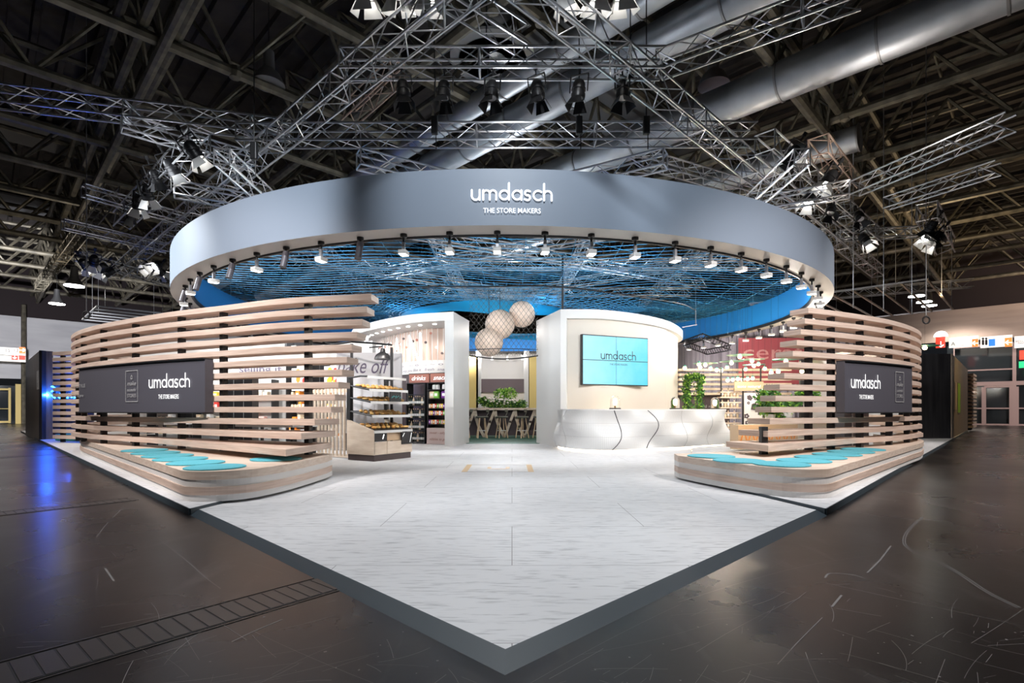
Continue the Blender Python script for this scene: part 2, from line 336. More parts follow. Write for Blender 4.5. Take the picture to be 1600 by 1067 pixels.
def wall_slab(mb, ua, va, ub, vb, z0, z1, th=.3):
    a, b2 = uv2(ua, va), uv2(ub, vb); d = (b2-a).normalized(); n = Vector((d.y, -d.x))
    mb.prism([a, b2, b2-n*th, a-n*th], z0, z1)
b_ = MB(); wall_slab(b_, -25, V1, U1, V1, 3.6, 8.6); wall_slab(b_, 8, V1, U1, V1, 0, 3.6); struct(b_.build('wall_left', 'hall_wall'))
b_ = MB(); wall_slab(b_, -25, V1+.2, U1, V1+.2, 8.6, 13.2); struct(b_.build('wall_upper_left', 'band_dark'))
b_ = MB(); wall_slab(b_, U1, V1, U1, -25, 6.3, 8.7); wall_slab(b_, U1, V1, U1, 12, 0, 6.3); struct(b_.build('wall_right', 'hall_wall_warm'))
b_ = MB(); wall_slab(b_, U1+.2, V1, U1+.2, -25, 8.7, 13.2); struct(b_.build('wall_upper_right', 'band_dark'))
# vertical downpipes on the left wall
for px in (37, -60):
    a = (px-800)/F; Y = V1*S2/(1-a)*.99; (tag(MB().tube((a*Y, Y, 0), (a*Y, Y, 9.5), .16, 8).build('downpipe', 'roof_steel'), 'grey vertical pipe on the white hall wall at far left', 'pipe') if px > 0 else None)
# left hall doorway under the white wall
def hitL(px, py, d=0):
    a = (px-800)/F; Y = V1*S2/(1-a)-d; return Vector((a*Y, Y, H+(640-py)/F*Y))
def hitR(px, py, d=0):
    a = (px-800)/F; Y = U1*S2/(1+a)-d; return Vector((a*Y, Y, H+(640-py)/F*Y))
UL = Vector((1, 1, 0)).normalized(); UR = Vector((1, -1, 0)).normalized()
def panel_on(hit, ux, px0, px1, py0, py1, d, th, mb):       # box lying on a hall wall covering that pixel range
    a = hit(px0, py1, d); b2 = hit(px1, py1, d); z0 = a.z; z1 = hit(px0, py0, d).z; n = Vector((ux.y, -ux.x, 0)); n = -n if n.y > 0 else n
    q = [a, b2, b2+n*th, a+n*th]; mb.prism([(p.x, p.y) for p in q], z0, z1)
e = bpy.data.objects.new('door_1', None); C.objects.link(e); struct(e)
f = MB()
for x0, x1, y0, y1 in ((-30, -27, 606, 661), (13, 17, 606, 661), (-30, 17, 606, 609), (-30, 17, 658, 661), (-30, 17, 638, 639), (24, 34, 600, 662)): panel_on(hitL, UL, x0, x1, y0, y1, .3, .1, f)
f.build('door_frame', 'yellow', e); f = MB(); panel_on(hitL, UL, -90, 40, 600, 663, 0, .02, f); f.build('door_glass', 'glass_dark', e)
# right hall glazing
e = bpy.data.objects.new('window_1', None); C.objects.link(e); struct(e)
f = MB()
for x0, x1, y0, y1 in ((1490, 1492, 540, 668), (1534, 1538, 605, 668), (1582, 1588, 540, 668), (1645, 1650, 540, 668), (1490, 1700, 598, 604), (1490, 1700, 541, 545), (1490, 1582, 579, 581), (1538, 1582, 603, 606), (1538, 1541, 604, 668), (1577, 1582, 604, 668), (1588, 1592, 604, 668), (1490, 1700, 637, 639), (1490, 1700, 661, 668)): panel_on(hitR, UR, x0, x1, y0, y1, .3, .14, f)
f.build('window_frame', 'door_frame', e); f = MB(); panel_on(hitR, UR, 1480, 1760, 541, 667, .1, .02, f); f.build('window_glass', 'glass_dark', e)
def sign_on(hit, ux, px0, px1, py0, py1, d, mat_, name, label, cat='sign', extra=(), group=None):
    t = thing(name, label, cat, (0, 0, 0), 0, group); f = MB(); panel_on(hit, ux, px0, px1, py0, py1, d, .12, f); f.build('sign_panel', mat_, t)
    for kind, args, mt, nm in extra:
        f = MB()
        if kind == 'box': panel_on(hit, ux, *args, d+.14*S2, .03, f)
        else:
            s_, x0, x1, y0, y1 = args; a = hit(x0, y1, d+.2*S2); b2 = hit(x1, y1, d+.2*S2); hgt = hit(x0, y0, d+.2*S2).z-a.z
            text_mb(f, s_, hgt*1.35, planemap((a+b2)/2, b2-a), width=(b2-a).length)
        f.build(nm, mt, t)
    return t
def arrow(hit, px, py, s_, d, parent, dirn):
    a = hit(px, py, d+.24*S2); ux = (hit(px+1, py, d+.24*S2)-a).normalized(); mp = planemap(a, ux); k = abs(hit(px, py-1, d).z-hit(px, py, d).z)*s_
    dx, dy = dirn; f = MB(); f.ribbon([(-dx*k, -dy*k), (dx*k, dy*k)], k*.28, mp); f.ribbon([(dx*k-(dx+dy)*k*.8, dy*k-(dy-dx)*k*.8), (dx*k, dy*k), (dx*k-(dx-dy)*k*.8, dy*k-(dy+dx)*k*.8)], k*.28, mp); f.build('arrow', 'letter_glow', parent)
t = sign_on(hitL, UL, -20, 40, 541, 553, 2, 'sign_lit', 'hall_direction_sign', 'long backlit white hall sign with hall numbers and an orange arrow, far left', extra=(('box', (30, 39.5, 542, 552), 'sign_orange', 'arrow_field'), ('text', ('1 5 . 1 3', 9, 28, 544, 550), 'ink_soft', 'sign_text')))
arrow(hitL, 35, 547, 3, 2, t, (1, 0))
t = sign_on(hitL, UL, -20, 40, 554, 563, 2, 'sign_lit', 'hall_symbol_sign', 'backlit white hall sign with two red pictogram fields, beneath the hall number sign', extra=(('box', (18, 28, 555, 562), 'sign_red', 'arrow_field'), ('box', (29.5, 39.5, 555, 562), 'sign_red', 'food_field')))
arrow(hitL, 23, 558, 2.4, 2, t, (0, -1))
t = sign_on(hitR, UR, 1483, 1529, 528, 544, 3, 'sign_lit', 'hall_direction_sign', 'backlit white hanging sign with orange left arrow, nearest the stand on the right', extra=(('box', (1519, 1528.5, 530, 542), 'sign_orange', 'arrow_field'), ('text', ('A   ..', 1486, 1505, 534, 540), 'ink_soft', 'sign_text')))
arrow(hitR, 1524, 536, 3.4, 3, t, (-1, 0))
t = sign_on(hitR, UR, 1532, 1582, 527, 544, 3, 'sign_lit', 'toilet_sign', 'backlit white hanging sign with toilet figures, blue wheelchair field and orange arrow', extra=(('box', (1570, 1581.5, 528, 542), 'sign_orange', 'arrow_field'), ('box', (1545, 1555, 530, 541), 'sign_blue', 'wheelchair_field')))
arrow(hitR, 1576, 535, 3.6, 3, t, (-1, 0))
f = MB()
for px in (1536, 1541):
    a = hitR(px, 539, 3.4); ux = (hitR(px+1, 539, 3.4)-a).normalized(); mp = planemap(a, ux); f.ribbon([(0, .05), (0, .3)], .12, mp); f.ribbon([(0, .42), (0, .44)], .12, mp)
f.build('toilet_figures', 'ink', t)
t = sign_on(hitR, UR, 1585, 1640, 526, 544, 3, 'sign_lit', 'hall_direction_sign', 'backlit white hanging sign with lettering cut by the right picture edge', extra=(('text', ('MESSE', 1587, 1602, 531, 537), 'ink_soft', 'sign_text'),))
t = sign_on(hitR, UR, 1462.5, 1477, 521, 544, 8, 'sign_red', 'fire_point_sign', 'red and white sign with arrow pointing down hanging above the black cabin', extra=())
arrow(hitR, 1470, 538, 4, 8, t, (0, -1))
a = hitR(1470, 526, 8.5); f = MB(); mp = planemap(a, UR); f.add([mp(x, y) for x, y in arc(0, 0, .35, 0, 180, 10)], [tuple(range(11))]); f.build('food_symbol', 'letter_glow', t)
sign_on(hitR, UR, 1593, 1600.5, 548, 562, 4, 'sign_red', 'emergency_sign', 'red hose reel sign high on the glazing at the right edge')
sign_on(hitR, UR, 1592, 1602, 565, 575, 4, 'sign_green', 'exit_sign', 'green running figure exit sign at the right picture edge')
sign_on(hitR, UR, 1566, 1581, 582, 586, -1, 'sign_green', 'exit_sign', 'small green exit sign seen in the glazed entrance')
sign_on(hitR, UR, 1552, 1566, 553, 557, -1, 'lens_soft', 'hall_lamp', 'white strip lamp seen through the upper entrance glazing', 'lamp')
sign_on(hitR, UR, 1556, 1571, 560, 568, -1, 'lens_soft', 'hall_lamp', 'bright wide lamp seen through the upper entrance glazing', 'lamp')
sign_on(hitR, UR, 1563, 1568, 618, 650, -1, 'sign_lit', 'lit_banner', 'narrow pale lit banner seen through the entrance door', 'banner')

# roof trusses: two families, parallel to the stand's edges
def roof_truss(along, off, a0, a1, z0=RZ, z1=12.4, ph=0):
    name = 'roof_truss'
    fn = (lambda t: uv2(t, off)) if along == 'u' else (lambda t: uv2(off, t))
    e = thing(name, '', 'roof truss', (0, 0, 0))
    k = .72
    f = MB(); a, b2 = fn(a0), fn(a1); f.tube((a.x, a.y, z0), (b2.x, b2.y, z0), .14, 8); f.build('bottom_chord', 'roof_steel', e, True)
    f = MB(); f.tube((a.x, a.y, z1), (b2.x, b2.y, z1), .10, 6); f.build('top_chord', 'roof_steel', e, True)
    f = MB(); n = int((a1-a0)/3.6); st = (a1-a0)/n; w = 1.8
    for i in range(n):
        p = fn(a0+i*st); c0 = fn(a0+(i+.5)*st); p2 = fn(a0+(i+1)*st)
        d = Vector((0, 0)); nn = (fn(1)-fn(0)); nn = Vector((-nn.y, nn.x))
        for sgn in (-1, 1):
            cc = c0+nn*w*sgn*.5
            f.tube((p.x, p.y, z0), (cc.x, cc.y, z1), .055, 5); f.tube((p2.x, p2.y, z0), (cc.x, cc.y, z1), .055, 5)
        f.tube((c0.x-nn.x*w/2, c0.y-nn.y*w/2, z1), (c0.x+nn.x*w/2, c0.y+nn.y*w/2, z1), .05, 5)
    f.build('lattice', 'roof_steel', e)
    for i in range(0, n+1, 2): p = fn(a0+i*st); f = MB(); f.ball((p.x, p.y, z0), .2, 8); f.build('node_ball', 'roof_steel', e, True)
    return e
i = 0
for v in (8.0, 11.5, 15.0, 18.6, 22.1, 25.6, 29.2, 32.8, 36.4, 40, 44, 48, 53):
    o = roof_truss('u', v, -18 if v > 14 else -6, 50); o['label'] = 'dark steel roof truss running up from left to right over the stand'; o['group'] = 'roof trusses running to the right'
for u in (8.0, 11.5, 15.0, 18.6, 22.1, 25.6, 29.2, 32.8, 36.4, 40, 44, 48):
    o = roof_truss('v', u, -18 if u > 14 else -6, 56, RZ+.1); o['label'] = 'dark steel roof truss running up from right to left over the stand'; o['group'] = 'roof trusses running to the left'
for along, off, a1, lb in (('v', 3.0, 57, 'heavy double steel girder crossing the roof at upper left'), ('u', 4.7, 51, 'heavy double steel girder crossing the roof at upper right')):
    e = thing('roof_girder', lb, 'roof girder', (0, 0, 0)); fn = (lambda t: uv2(t, off)) if along == 'u' else (lambda t: uv2(off, t))
    for dd, z, nm in ((-.35, RZ+.25, 'lower_chord'), (.35, RZ+.25, 'lower_chord'), (0, RZ-.25, 'keel_chord'), (-.5, 11.6, 'upper_chord'), (.5, 11.6, 'upper_chord')):
        fo = (lambda t, d_=dd: uv2(t, off+d_)) if along == 'u' else (lambda t, d_=dd: uv2(off+d_, t)); a, b2 = fo(-8), fo(a1); MB().tube((a.x, a.y, z), (b2.x, b2.y, z), .12, 8).build(nm, 'roof_steel', e, True)
    f = MB(); n = 40
    for i in range(n):
        t0 = -8+(a1+8)*i/n; t1 = -8+(a1+8)*(i+.5)/n; t2 = -8+(a1+8)*(i+1)/n
        for dd in (-.45, .45):
            fo = (lambda t, d_=dd: uv2(t, off+d_)) if along == 'u' else (lambda t, d_=dd: uv2(off+d_, t))
            p, q2, r_ = fn(t0), fo(t1), fn(t2); f.tube((p.x, p.y, RZ-.2), (q2.x, q2.y, 11.6), .05, 5); f.tube((r_.x, r_.y, RZ-.2), (q2.x, q2.y, 11.6), .05, 5)
    f.build('lattice', 'roof_steel', e)
# ventilation ducts
def duct(u, v0, v1, z, r, lb, along='v'):
    e = thing('ventilation_duct', lb, 'duct', (0, 0, 0)); f = MB(); g2 = MB(); fn = (lambda t: uv2(u, t)) if along == 'v' else (lambda t: uv2(t, u)); a, b2 = fn(v0), fn(v1)
    f.tube((a.x, a.y, z), (b2.x, b2.y, z), r, 28); f.build('pipe', 'duct', e, True)
    t = v0
    while t < v1:
        p, q2 = fn(t), fn(t+.05); g2 = MB(); g2.tube((p.x, p.y, z), (q2.x, q2.y, z), r+.025, 28); g2.build('joint_ring', 'alu_dark', e, True); t += 2.1
duct(14.2, -8, 40, 9.4, .47, 'large silver ventilation duct crossing the upper right above the rig')
duct(11.0, -8, 40, 9.6, .43, 'silver ventilation duct running behind the centre rig towards the upper right')
duct(10.0, 4, 30, 9.9, .3, 'thinner grey duct above and behind the upper centre truss')
duct(19.5, 4, 50, 9.7, .4, 'dark ventilation duct lowest behind the ring at right')
# big round ceiling diffuser
e = thing('ceiling_diffuser', 'round pale grey spoked air diffuser high above the centre truss', 'air diffuser', P(770, 95, 15.5))
f = MB(); f.lathe([(1.0, 0), (1.25, .05), (1.25, .12), (.95, .12), (1.0, 0)], n=36); f.build('rim', 'white', e, True)
f = MB()
for k in range(10): a = 2*PI*k/10; f.box((.72*math.cos(a), .72*math.sin(a), .03), (.55, .16, .03), a)
f.build('vanes', 'white', e); f = MB(); f.lathe([(0, -.02), (.4, .0), (.42, .06), (0, .06)], n=24); f.build('hub', 'alu_dark', e, True)
# high bay lamps
e = thing('high_bay_lamp', 'bell-shaped silver high bay lamp hanging at upper left', 'lamp')
f = MB(); f.lathe([(.42, 0), (.40, .06), (.30, .28), (.16, .42), (.14, .9), (.0, .92)], n=24); f.build('shade', 'alu_dark', e, True)
f = MB(); f.lathe([(.0, .16), (.3, .12), (.41, .02)], n=20); f.build('reflector', 'white', e); f = MB(); f.tube((0, 0, .9), (0, 0, 3), .015); f.build('cable', 'black', e)
hb = Proto(e)
hb.put(P(420, 132, 14.5)); hb.put(P(1115, 134, 14.5), label='bell-shaped silver high bay lamp hanging beside the duct at upper right')
e = thing('high_bay_lamp', 'lit high bay lamp glowing white at far left, the nearer of two', 'lamp')
f = MB(); f.lathe([(.45, 0), (.40, .1), (.2, .45), (.14, 1.0), (.0, 1.02)], n=20); f.build('shade', 'alu_dark', e, True); f = MB(); f.lathe([(.0, -.03), (.44, -.01), (.44, .03)], n=20); f.build('light_face', 'lens', e); f = MB(); f.tube((0, 0, 1), (0, 0, 3), .02); f.build('cable', 'black', e)
lb_ = Proto(e)
for px, py, Y, l in ((116, 447, 28, 'lit high bay lamp glowing white at far left, the nearer of two'), (89, 475, 36, 'lit high bay lamp glowing white at far left, the lower of two'), (1432, 463, 34, 'lit high bay lamp at right, highest in the row above the fence'), (1444, 472, 36, 'lit high bay lamp at right, middle of the row above the fence'), (1452, 478, 38, 'lit high bay lamp at right, lowest of the row above the fence')): lb_.put(P(px, py, Y), label=l)

# ------------------------------------------------------------------ rig trusses
def truss(p0, p1, s=.3, lb='', m_='alu', r=.024, grp=None, bay=None):
    p0 = Vector(p0); p1 = Vector(p1); d = p1-p0; L_ = d.length; q = d.to_track_quat('X', 'Z'); e = thing('lighting_truss', lb, 'truss', p0, 0, grp); e.rotation_mode = 'QUATERNION'; e.rotation_quaternion = q
    h = s/2
    for y in (-h, h):
        for z in (-h, h): MB().tube((0, y, z), (L_, y, z), r, 6).build('chord', m_, e, True)
    f = MB(); n = max(2, round(L_/(bay or s*1.15))); st = L_/n
    for i in range(n):
        x0, x1 = i*st, (i+1)*st; k = i % 2; rr = r*.5
        for z in (-h, h): a, b2 = (-h, h) if k else (h, -h); f.tube((x0, a, z), (x1, b2, z), rr, 4, cap=False)
        for y in (-h, h): a, b2 = (-h, h) if k else (h, -h); f.tube((x0, y, a), (x1, y, b2), rr, 4, cap=False)
        if i % 6 == 0:
            for a, b2 in (((-h, -h), (-h, h)), ((h, -h), (h, h)), ((-h, -h), (h, -h)), ((-h, h), (h, h))): f.tube((x0, *a), (x0, *b2), rr*1.4, 4, cap=False)
    f.build('lacing', m_, e); return e
TZ = 7.0
def T(px, py, z=TZ): Y = F*(z-H)/(640-py); return Vector(((px-800)/F*Y, Y, z))
X0 = T(785, -55)
truss(T(180, 428), X0+Vector((3, -3, 0)), .4, 'long bright lighting truss rising diagonally from left edge of the ring to top centre')
truss(T(1372, 425), X0+Vector((-3, -3, .0)), .4, 'long bright lighting truss rising diagonally from right edge of the ring to top centre')
truss(T(535, 99, 7.3), T(1035, 99, 7.3), .36, 'horizontal lighting truss carrying six black theatre spots, above the ring')
truss(T(375, 212, 7.3), T(1178, 210, 7.3), .38, 'long horizontal lighting truss directly above the grey ring')
truss(T(-20, 148, 7.6), T(455, 205, 7.6), .36, 'horizontal lighting truss entering from the left edge')
truss(T(1030, 102, 7.6), T(1345, -15, 7.6), .36, 'lighting truss climbing from centre to the top right beside the ducts')
truss(T(312, 220), T(190, 345), .42, 'short spotlight truss left of the ring, hanging with black lamps')
truss(T(1195, 222), T(1368, 372), .42, 'short spotlight truss right of the ring, hanging with black lamps')
truss(T(190, 192, 7.3), T(400, 253, 7.3), .3, 'thin bright truss behind the left diagonal, upper one')
truss(T(130, 297, 7.3), T(285, 342, 7.3), .3, 'short bright truss at far left over the white hall wall')
truss(T(98, 350, 7.3), T(262, 388, 7.3), .3, 'short bright truss at far left, the second one down')
truss(T(122, 400, 6.6), T(300, 452, 6.6), .32, 'low truss with lit floodlights left of the ring')
truss(T(175, 298, 8.2), T(60, 450, 8.2), .4, 'brownish truss section receding at far left', 'roof_steel')
truss(T(1335, 295), T(1580, 190), .34, 'long bright truss climbing to the right edge')
truss(T(1385, 318), T(1560, 262), .3, 'thin truss beneath the long bright truss at right')
truss(T(1310, 368), T(1437, 362), .3, 'short horizontal truss right of the ring')
truss(T(1278, 228, 7.6), T(1325, 285, 7.6), .45, 'short brownish truss stub hanging at upper right', 'bronze')
truss(T(1448, 330, 7), T(1478, 385, 7), .5, 'short truss frame with lamps hanging at far right')
truss(T(1010, 250, 7.6), T(1190, 300, 7.6), .32, 'truss crossing behind the ring at right')
truss(T(620, 110, 8.0), T(545, 180, 8.0), .36, 'short bronze truss behind the left diagonal, above the ring', 'bronze')
truss(T(700, -12, 7.9), T(815, 62, 7.9), .36, 'truss stub at top centre right of the apex')
truss(T(1290, 462, 7.5), T(1520, 442, 7.5), .4, 'far truss above the right slatted fence')
# trusses seen through the blue net
for a, b2 in (((-8, 12.5), (8, 22)), ((8, 12.5), (-8, 22)), ((-9.5, 16), (3, 26.5)), ((9.5, 16), (-3, 26.5)), ((-6, 10.9), (-6.4, 26)), ((6, 10.9), (6.4, 26)), ((-9, 19), (9, 19)), ((-8, 23.5), (8, 23.5)), ((-3.2, 11), (7.5, 17.5)), ((3.2, 11), (-7.5, 17.5)), ((-2.5, 12), (-2, 27)), ((2.5, 12), (2, 27))):
    truss((*a, 6.35), (*b2, 6.35), .32, 'bright aluminium truss seen through the blue net inside the ring', grp='trusses above the blue net')
# theatre spots with barn doors
def stage_spot(lit, lb):
    e = thing('stage_spotlight', lb, 'spotlight')
    f = MB(); f.lathe([(.0, .36), (.10, .36), (.13, .30), (.13, .22), (.15, .21), (.15, .17), (.13, .16), (.13, .10), (.15, .09), (.15, .04), (.14, 0), (.11, 0), (.11, .05)], n=14); f.build('lamp_body', 'black_metal', e, True)
    f = MB(); f.box((-.19, 0, .32), (.015, .04, .36)); f.box((.19, 0, .32), (.015, .04, .36)); f.box((0, 0, .5), (.39, .04, .015)); f.build('yoke', 'black', e)
    f = MB(); f.tube((0, 0, .5), (0, 0, .66), .02); f.box((0, 0, .68), (.08, .05, .1)); f.build('clamp', 'black', e)
    f = MB(); f.lathe([(0, .012), (.105, .01)], n=16); f.build('lens', 'lens' if lit else 'alu_dark', e)
    for k in range(4):
        a = k*PI/2; c, s = math.cos(a), math.sin(a); f = MB()
        w0, w1, o0, o1, h_ = .09, .15, .12, .22, .2
        pts = [(o0*c-w0*s, o0*s+w0*c, 0), (o0*c+w0*s, o0*s-w0*c, 0), (o1*c+w1*s, o1*s-w1*c, -h_), (o1*c-w1*s, o1*s+w1*c, -h_)]
        f.add(pts+[(x*1.03, y*1.03, z) for x, y, z in pts], [(0, 1, 2, 3), (7, 6, 5, 4), (0, 4, 5, 1), (1, 5, 6, 2), (2, 6, 7, 3), (3, 7, 4, 0)]); f.build('barn_door', 'white' if lit else 'black_metal', e)
    return e
sp_off = Proto(stage_spot(False, '')); sp_on = Proto(stage_spot(True, ''))
o_ = ('far left', 'second from left', 'third from left', 'third from right', 'second from right', 'far right')
for k, px in enumerate((631, 693, 768, 841, 903, 973)):
    p = T(px, 108, 7.12); Y = p.y
    sp_off.put((p.x, Y, 7.12-.52), (random.uniform(-.12, .12), random.uniform(-.12, .12), random.uniform(-.5, .5)), 'black stage spotlight hanging under the upper centre truss, %s of six' % o_[k], scale=(.84, .84, .84))
for k, px in enumerate((573, 622, 670, 884, 932, 972)):
    sp_on.put(T(px, -2, 7.4), (.35, random.uniform(-.3, .3), random.uniform(-.6, .6)), 'lit white-flapped stage spotlight at the top picture edge, %s of six' % o_[k])
for k, (px, py, z, on) in enumerate(((310, 262, 6.6, 1), (275, 288, 6.6, 1), (246, 300, 6.7, 0), (232, 326, 6.6, 1), (216, 340, 6.6, 1), (204, 356, 6.6, 0))):
    (sp_on if on else sp_off).put(T(px, py-14, z), (.3, -.5, .4*k), '%s spotlight on the short truss left of the ring, %s from its upper end' % (('unlit black', 'lit')[on], ('first', 'second', 'third', 'fourth', 'fifth', 'sixth')[k]))
for k, (px, py, z, on) in enumerate(((1232, 262, 6.6, 0), (1290, 300, 6.6, 1), (1262, 328, 6.4, 1), (1298, 345, 6.4, 0), (1345, 355, 6.6, 0), (1355, 392, 6.4, 1))):
    (sp_on if on else sp_off).put(T(px, py-12, z), (.3, .5, .5*k), '%s spotlight on the short truss right of the ring, %s from its upper end' % (('unlit black', 'lit')[on], ('first', 'second', 'third', 'fourth', 'fifth', 'sixth')[k]))
for k, (px, py) in enumerate(((136, 422), (146, 416), (154, 426), (164, 432), (232, 424), (242, 420))): sp_on.put(T(px, py-3, 6.2), (.9, .2, .6*k), 'bright floodlight on the low truss left of the ring, %s from left' % ('first', 'second', 'third', 'fourth', 'fifth', 'sixth')[k])
for k, (px, py) in enumerate(((255, 428), (269, 436))): sp_on.put(T(px, py, 6.2), (1.1, .1, -.5), 'glaring floodlight beside the left end of the grey ring, %s one' % ('outer', 'inner')[k])
for k, (px, py, on) in enumerate(((1450, 362, 0), (1455, 380, 1), (1447, 372, 1), (1462, 374, 0))): (sp_on if on else sp_off).put(P(px, py, 15), (.6, .3, .9*k), 'spotlight in the frame hanging at far right, %s' % ('top left', 'bottom', 'left', 'right')[k])
for k, (px, y0, y1) in enumerate(((397, 40, 250), (760, 10, 100), (632, 10, 95), (985, 40, 130), (1010, 130, 210), (679, 60, 210), (905, 60, 210))):   # chain hoists
    p = P(px, y1, 10.6); q2 = P(px, y0, 10.6); e = thing('chain_hoist', 'black chain hoist holding the rig, at %s' % ('left over the diagonal truss', 'the middle of the upper truss', 'the left end of the upper truss', 'the right end of the upper truss', 'the crossing right of centre', 'the lower truss left of centre', 'the lower truss right of centre')[k], 'hoist', p)
    f = MB(); f.box((0, 0, .18), (.13, .1, .36)); f.build('motor', 'black_metal', e, bevel=.02); f = MB(); f.tube((0, 0, .36), (0, 0, 13.0-p.z), .012); f.tube((.03, 0, 0), (.03, 0, -.3), .01); f.build('chain', 'black', e)

# ------------------------------------------------------------------ the ring
def circ(r, n=160): return [Vector((RC.x+r*math.cos(2*PI*i/n), RC.y+r*math.sin(2*PI*i/n))) for i in range(n)]
def band(mb, ra, za, rb, zb, n=160, flip=False):
    A, B = circ(ra, n), circ(rb, n); vs = [(p.x, p.y, za) for p in A]+[(p.x, p.y, zb) for p in B]
    return mb.add(vs, [(i, (i+1) % n, n+(i+1) % n, n+i) for i in range(n)])
e = thing('advertising_ring', 'huge suspended blue-grey ring with white lettering over the stand', 'ring')
f = MB(); band(f, RR, RZ2, RR, RZ1); band(f, RR, RZ1, RR-.06, RZ1); f.build('outer_skin', 'ring_face', e, True)
f = MB(); band(f, RR, RZ2, RR-.44, RZ2); f.build('soffit', 'ring_soffit', e)
f = MB(); band(f, RR-.44, RZ2, RR-.46, RZ2-.03); band(f, RR-.46, RZ2-.03, RR-.5, RZ2-.03); band(f, RR-.5, RZ2-.03, RR-.5, RZ2+.07); f.build('black_track', 'black', e)
f = MB(); band(f, RR-.47, RZ2+.05, RR-.47, RZ1-.03); f.build('inner_skin', 'blue_skin', e, True)
def ringmap(x, y):
    a = -PI/2+x/RR; return (RC.x+(RR+.03)*math.cos(a), RC.y+(RR+.03)*math.sin(a), y)
e2 = thing('ring_lettering', 'white rounded name lettering on the front of the grey ring', 'lettering')
f = MB(); wl = logo(f, .183, ringmap, .25, 4.535, .17); f.build('name_letters', 'letter_white', e2)
f = MB(); text_mb(f, 'THE STORE MAKERS', .115, ringmap, .25, 4.335, width=.94, thick=.003); f.build('slogan_letters', 'letter_white', e2)
# ring spotlights
def ring_lamp():
    e = thing('track_spotlight', '', 'spotlight')
    f = MB(); f.lathe([(.06, 0), (.06, -.05), (.02, -.07), (.02, -.14)], n=10); f.build('mount', 'black', e, True)
    f = MB(); f.box((0, 0, -.22), (.05, .05, .16)); f.build('stem', 'alu', e); f = MB(); f.box((0, 0, -.32), (.19, .14, .07)); f.build('lamp_head', 'white', e, bevel=.01); f = MB(); f.box((0, 0, -.358), (.17, .12, .006)); f.build('light_face', 'lens_soft', e); return e
def cyl_lamp():
    e = thing('track_spotlight', '', 'spotlight')
    f = MB(); f.lathe([(.06, 0), (.06, -.05), (.02, -.07), (.02, -.14)], n=10); f.build('mount', 'black', e, True)
    f = MB(); f.tube((-.0, 0, -.10), (.08, 0, -.40), .06, 12); f.build('lamp_cylinder', 'charcoal', e, True); return e
ra_, rb_ = Proto(ring_lamp()), Proto(cyl_lamp())
for k in range(NSPOT):
    a = 2*PI*(k+.5)/NSPOT; c, s = math.cos(a), math.sin(a); loc = (RC.x+c*(RR-.3), RC.y+s*(RR-.3), RZ2)
    left = c < 0; near = s < 0
    dark = near and c < -.25 and k % 2 == 0
    side = ('left' if left else 'right'); 
    l = 'charcoal cylinder spotlight under the near left part of the ring' if dark else 'small white-headed spotlight under the %s %s part of the ring' % ('near' if near else 'far', side)
    (rb_ if dark else ra_).put(loc, (0, 0, a), l, ('cylinder spotlights under the ring' if dark else 'white spotlights under the ring, %s %s' % ('near' if near else 'far', side)))
for k, a in enumerate((235, 250, 270, 290, 305, 200, 340)):
    a = math.radians(a); x, y = RC.x+(RR-.2)*math.cos(a), RC.y+(RR-.2)*math.sin(a)
# blue string net stretched inside the ring, rising and dipping, with a round hole
HC = Vector((-.35, 21.0)); HR = 3.5
def netz(x, y):
    r = math.hypot(x-RC.x, y-RC.y)/(RR-.5); d = math.hypot(x-HC.x, y-HC.y)
    w = max(0, 1-r**4); g_ = math.exp(-((d-HR-.3)/1.3)**2)
    return RZ1-.06-w*(.12+.10*math.sin(x*.8+1)+.08*math.sin(y*1.1))-.22*g_*w
def net_lines(step, ang, r):
    f = MB(); Rn = RR-.5; c, s = math.cos(ang), math.sin(ang); d = -Rn+step
    while d < Rn:
        L_ = math.sqrt(Rn*Rn-d*d); n = max(4, int(L_/.45)); prev = None
        for i in range(n+1):
            t = -L_+2*L_*i/n; x, y = RC.x+t*c-d*s, RC.y+t*s+d*c
            ok = math.hypot(x-HC.x, y-HC.y) > HR
            p = Vector((x, y, netz(x, y))) if ok else None
            if prev is not None and p is not None: f.tube(prev, p, r, 3, cap=False)
            prev = p
        d += step
    return f
e = thing('string_net', 'wavy blue string net stretched flat inside the suspended ring', 'net')
o = net_lines(.27, 0, .008).build('cross_strings', 'blue_string', e); o['kind'] = 'stuff'
o = net_lines(1.1, math.radians(90), .006).build('long_strings', 'blue_string', e); o['kind'] = 'stuff'
f = MB()
for k in range(90):                              # radial strings that thicken the net towards the hole
    a = 2*PI*k/90; q = [Vector((HC.x+rr*math.cos(a), HC.y+rr*math.sin(a))) for rr in (HR+.4, HR+.9, HR+1.4, HR+2.0)]; q = [Vector((p.x, p.y, netz(p.x, p.y))) for p in q if math.hypot(p.x-RC.x, p.y-RC.y) < RR-.6]
    for p, q2 in zip(q, q[1:]): f.tube(p, q2, .012, 3, cap=False)
for k in range(10):
    rr = HR+.55+k*.13; q = [Vector((HC.x+rr*math.cos(2*PI*i/72), HC.y+rr*math.sin(2*PI*i/72))) for i in range(73)]; q = [Vector((p.x, p.y, netz(p.x, p.y))) if math.hypot(p.x-RC.x, p.y-RC.y) < RR-.6 else None for p in q]
    for p, q2 in zip(q, q[1:]):
        if p is not None and q2 is not None: f.tube(p, q2, .012-.0006*k, 3, cap=False)
o = f.build('radial_strings', 'blue_string', e); o['kind'] = 'stuff'
o = net_lines(.9, math.radians(35), .006).build('slanting_strings', 'blue_string', e); o['kind'] = 'stuff'
f = MB(); n = 72; vs_ = []                       # glowing blue fabric lip round the hole
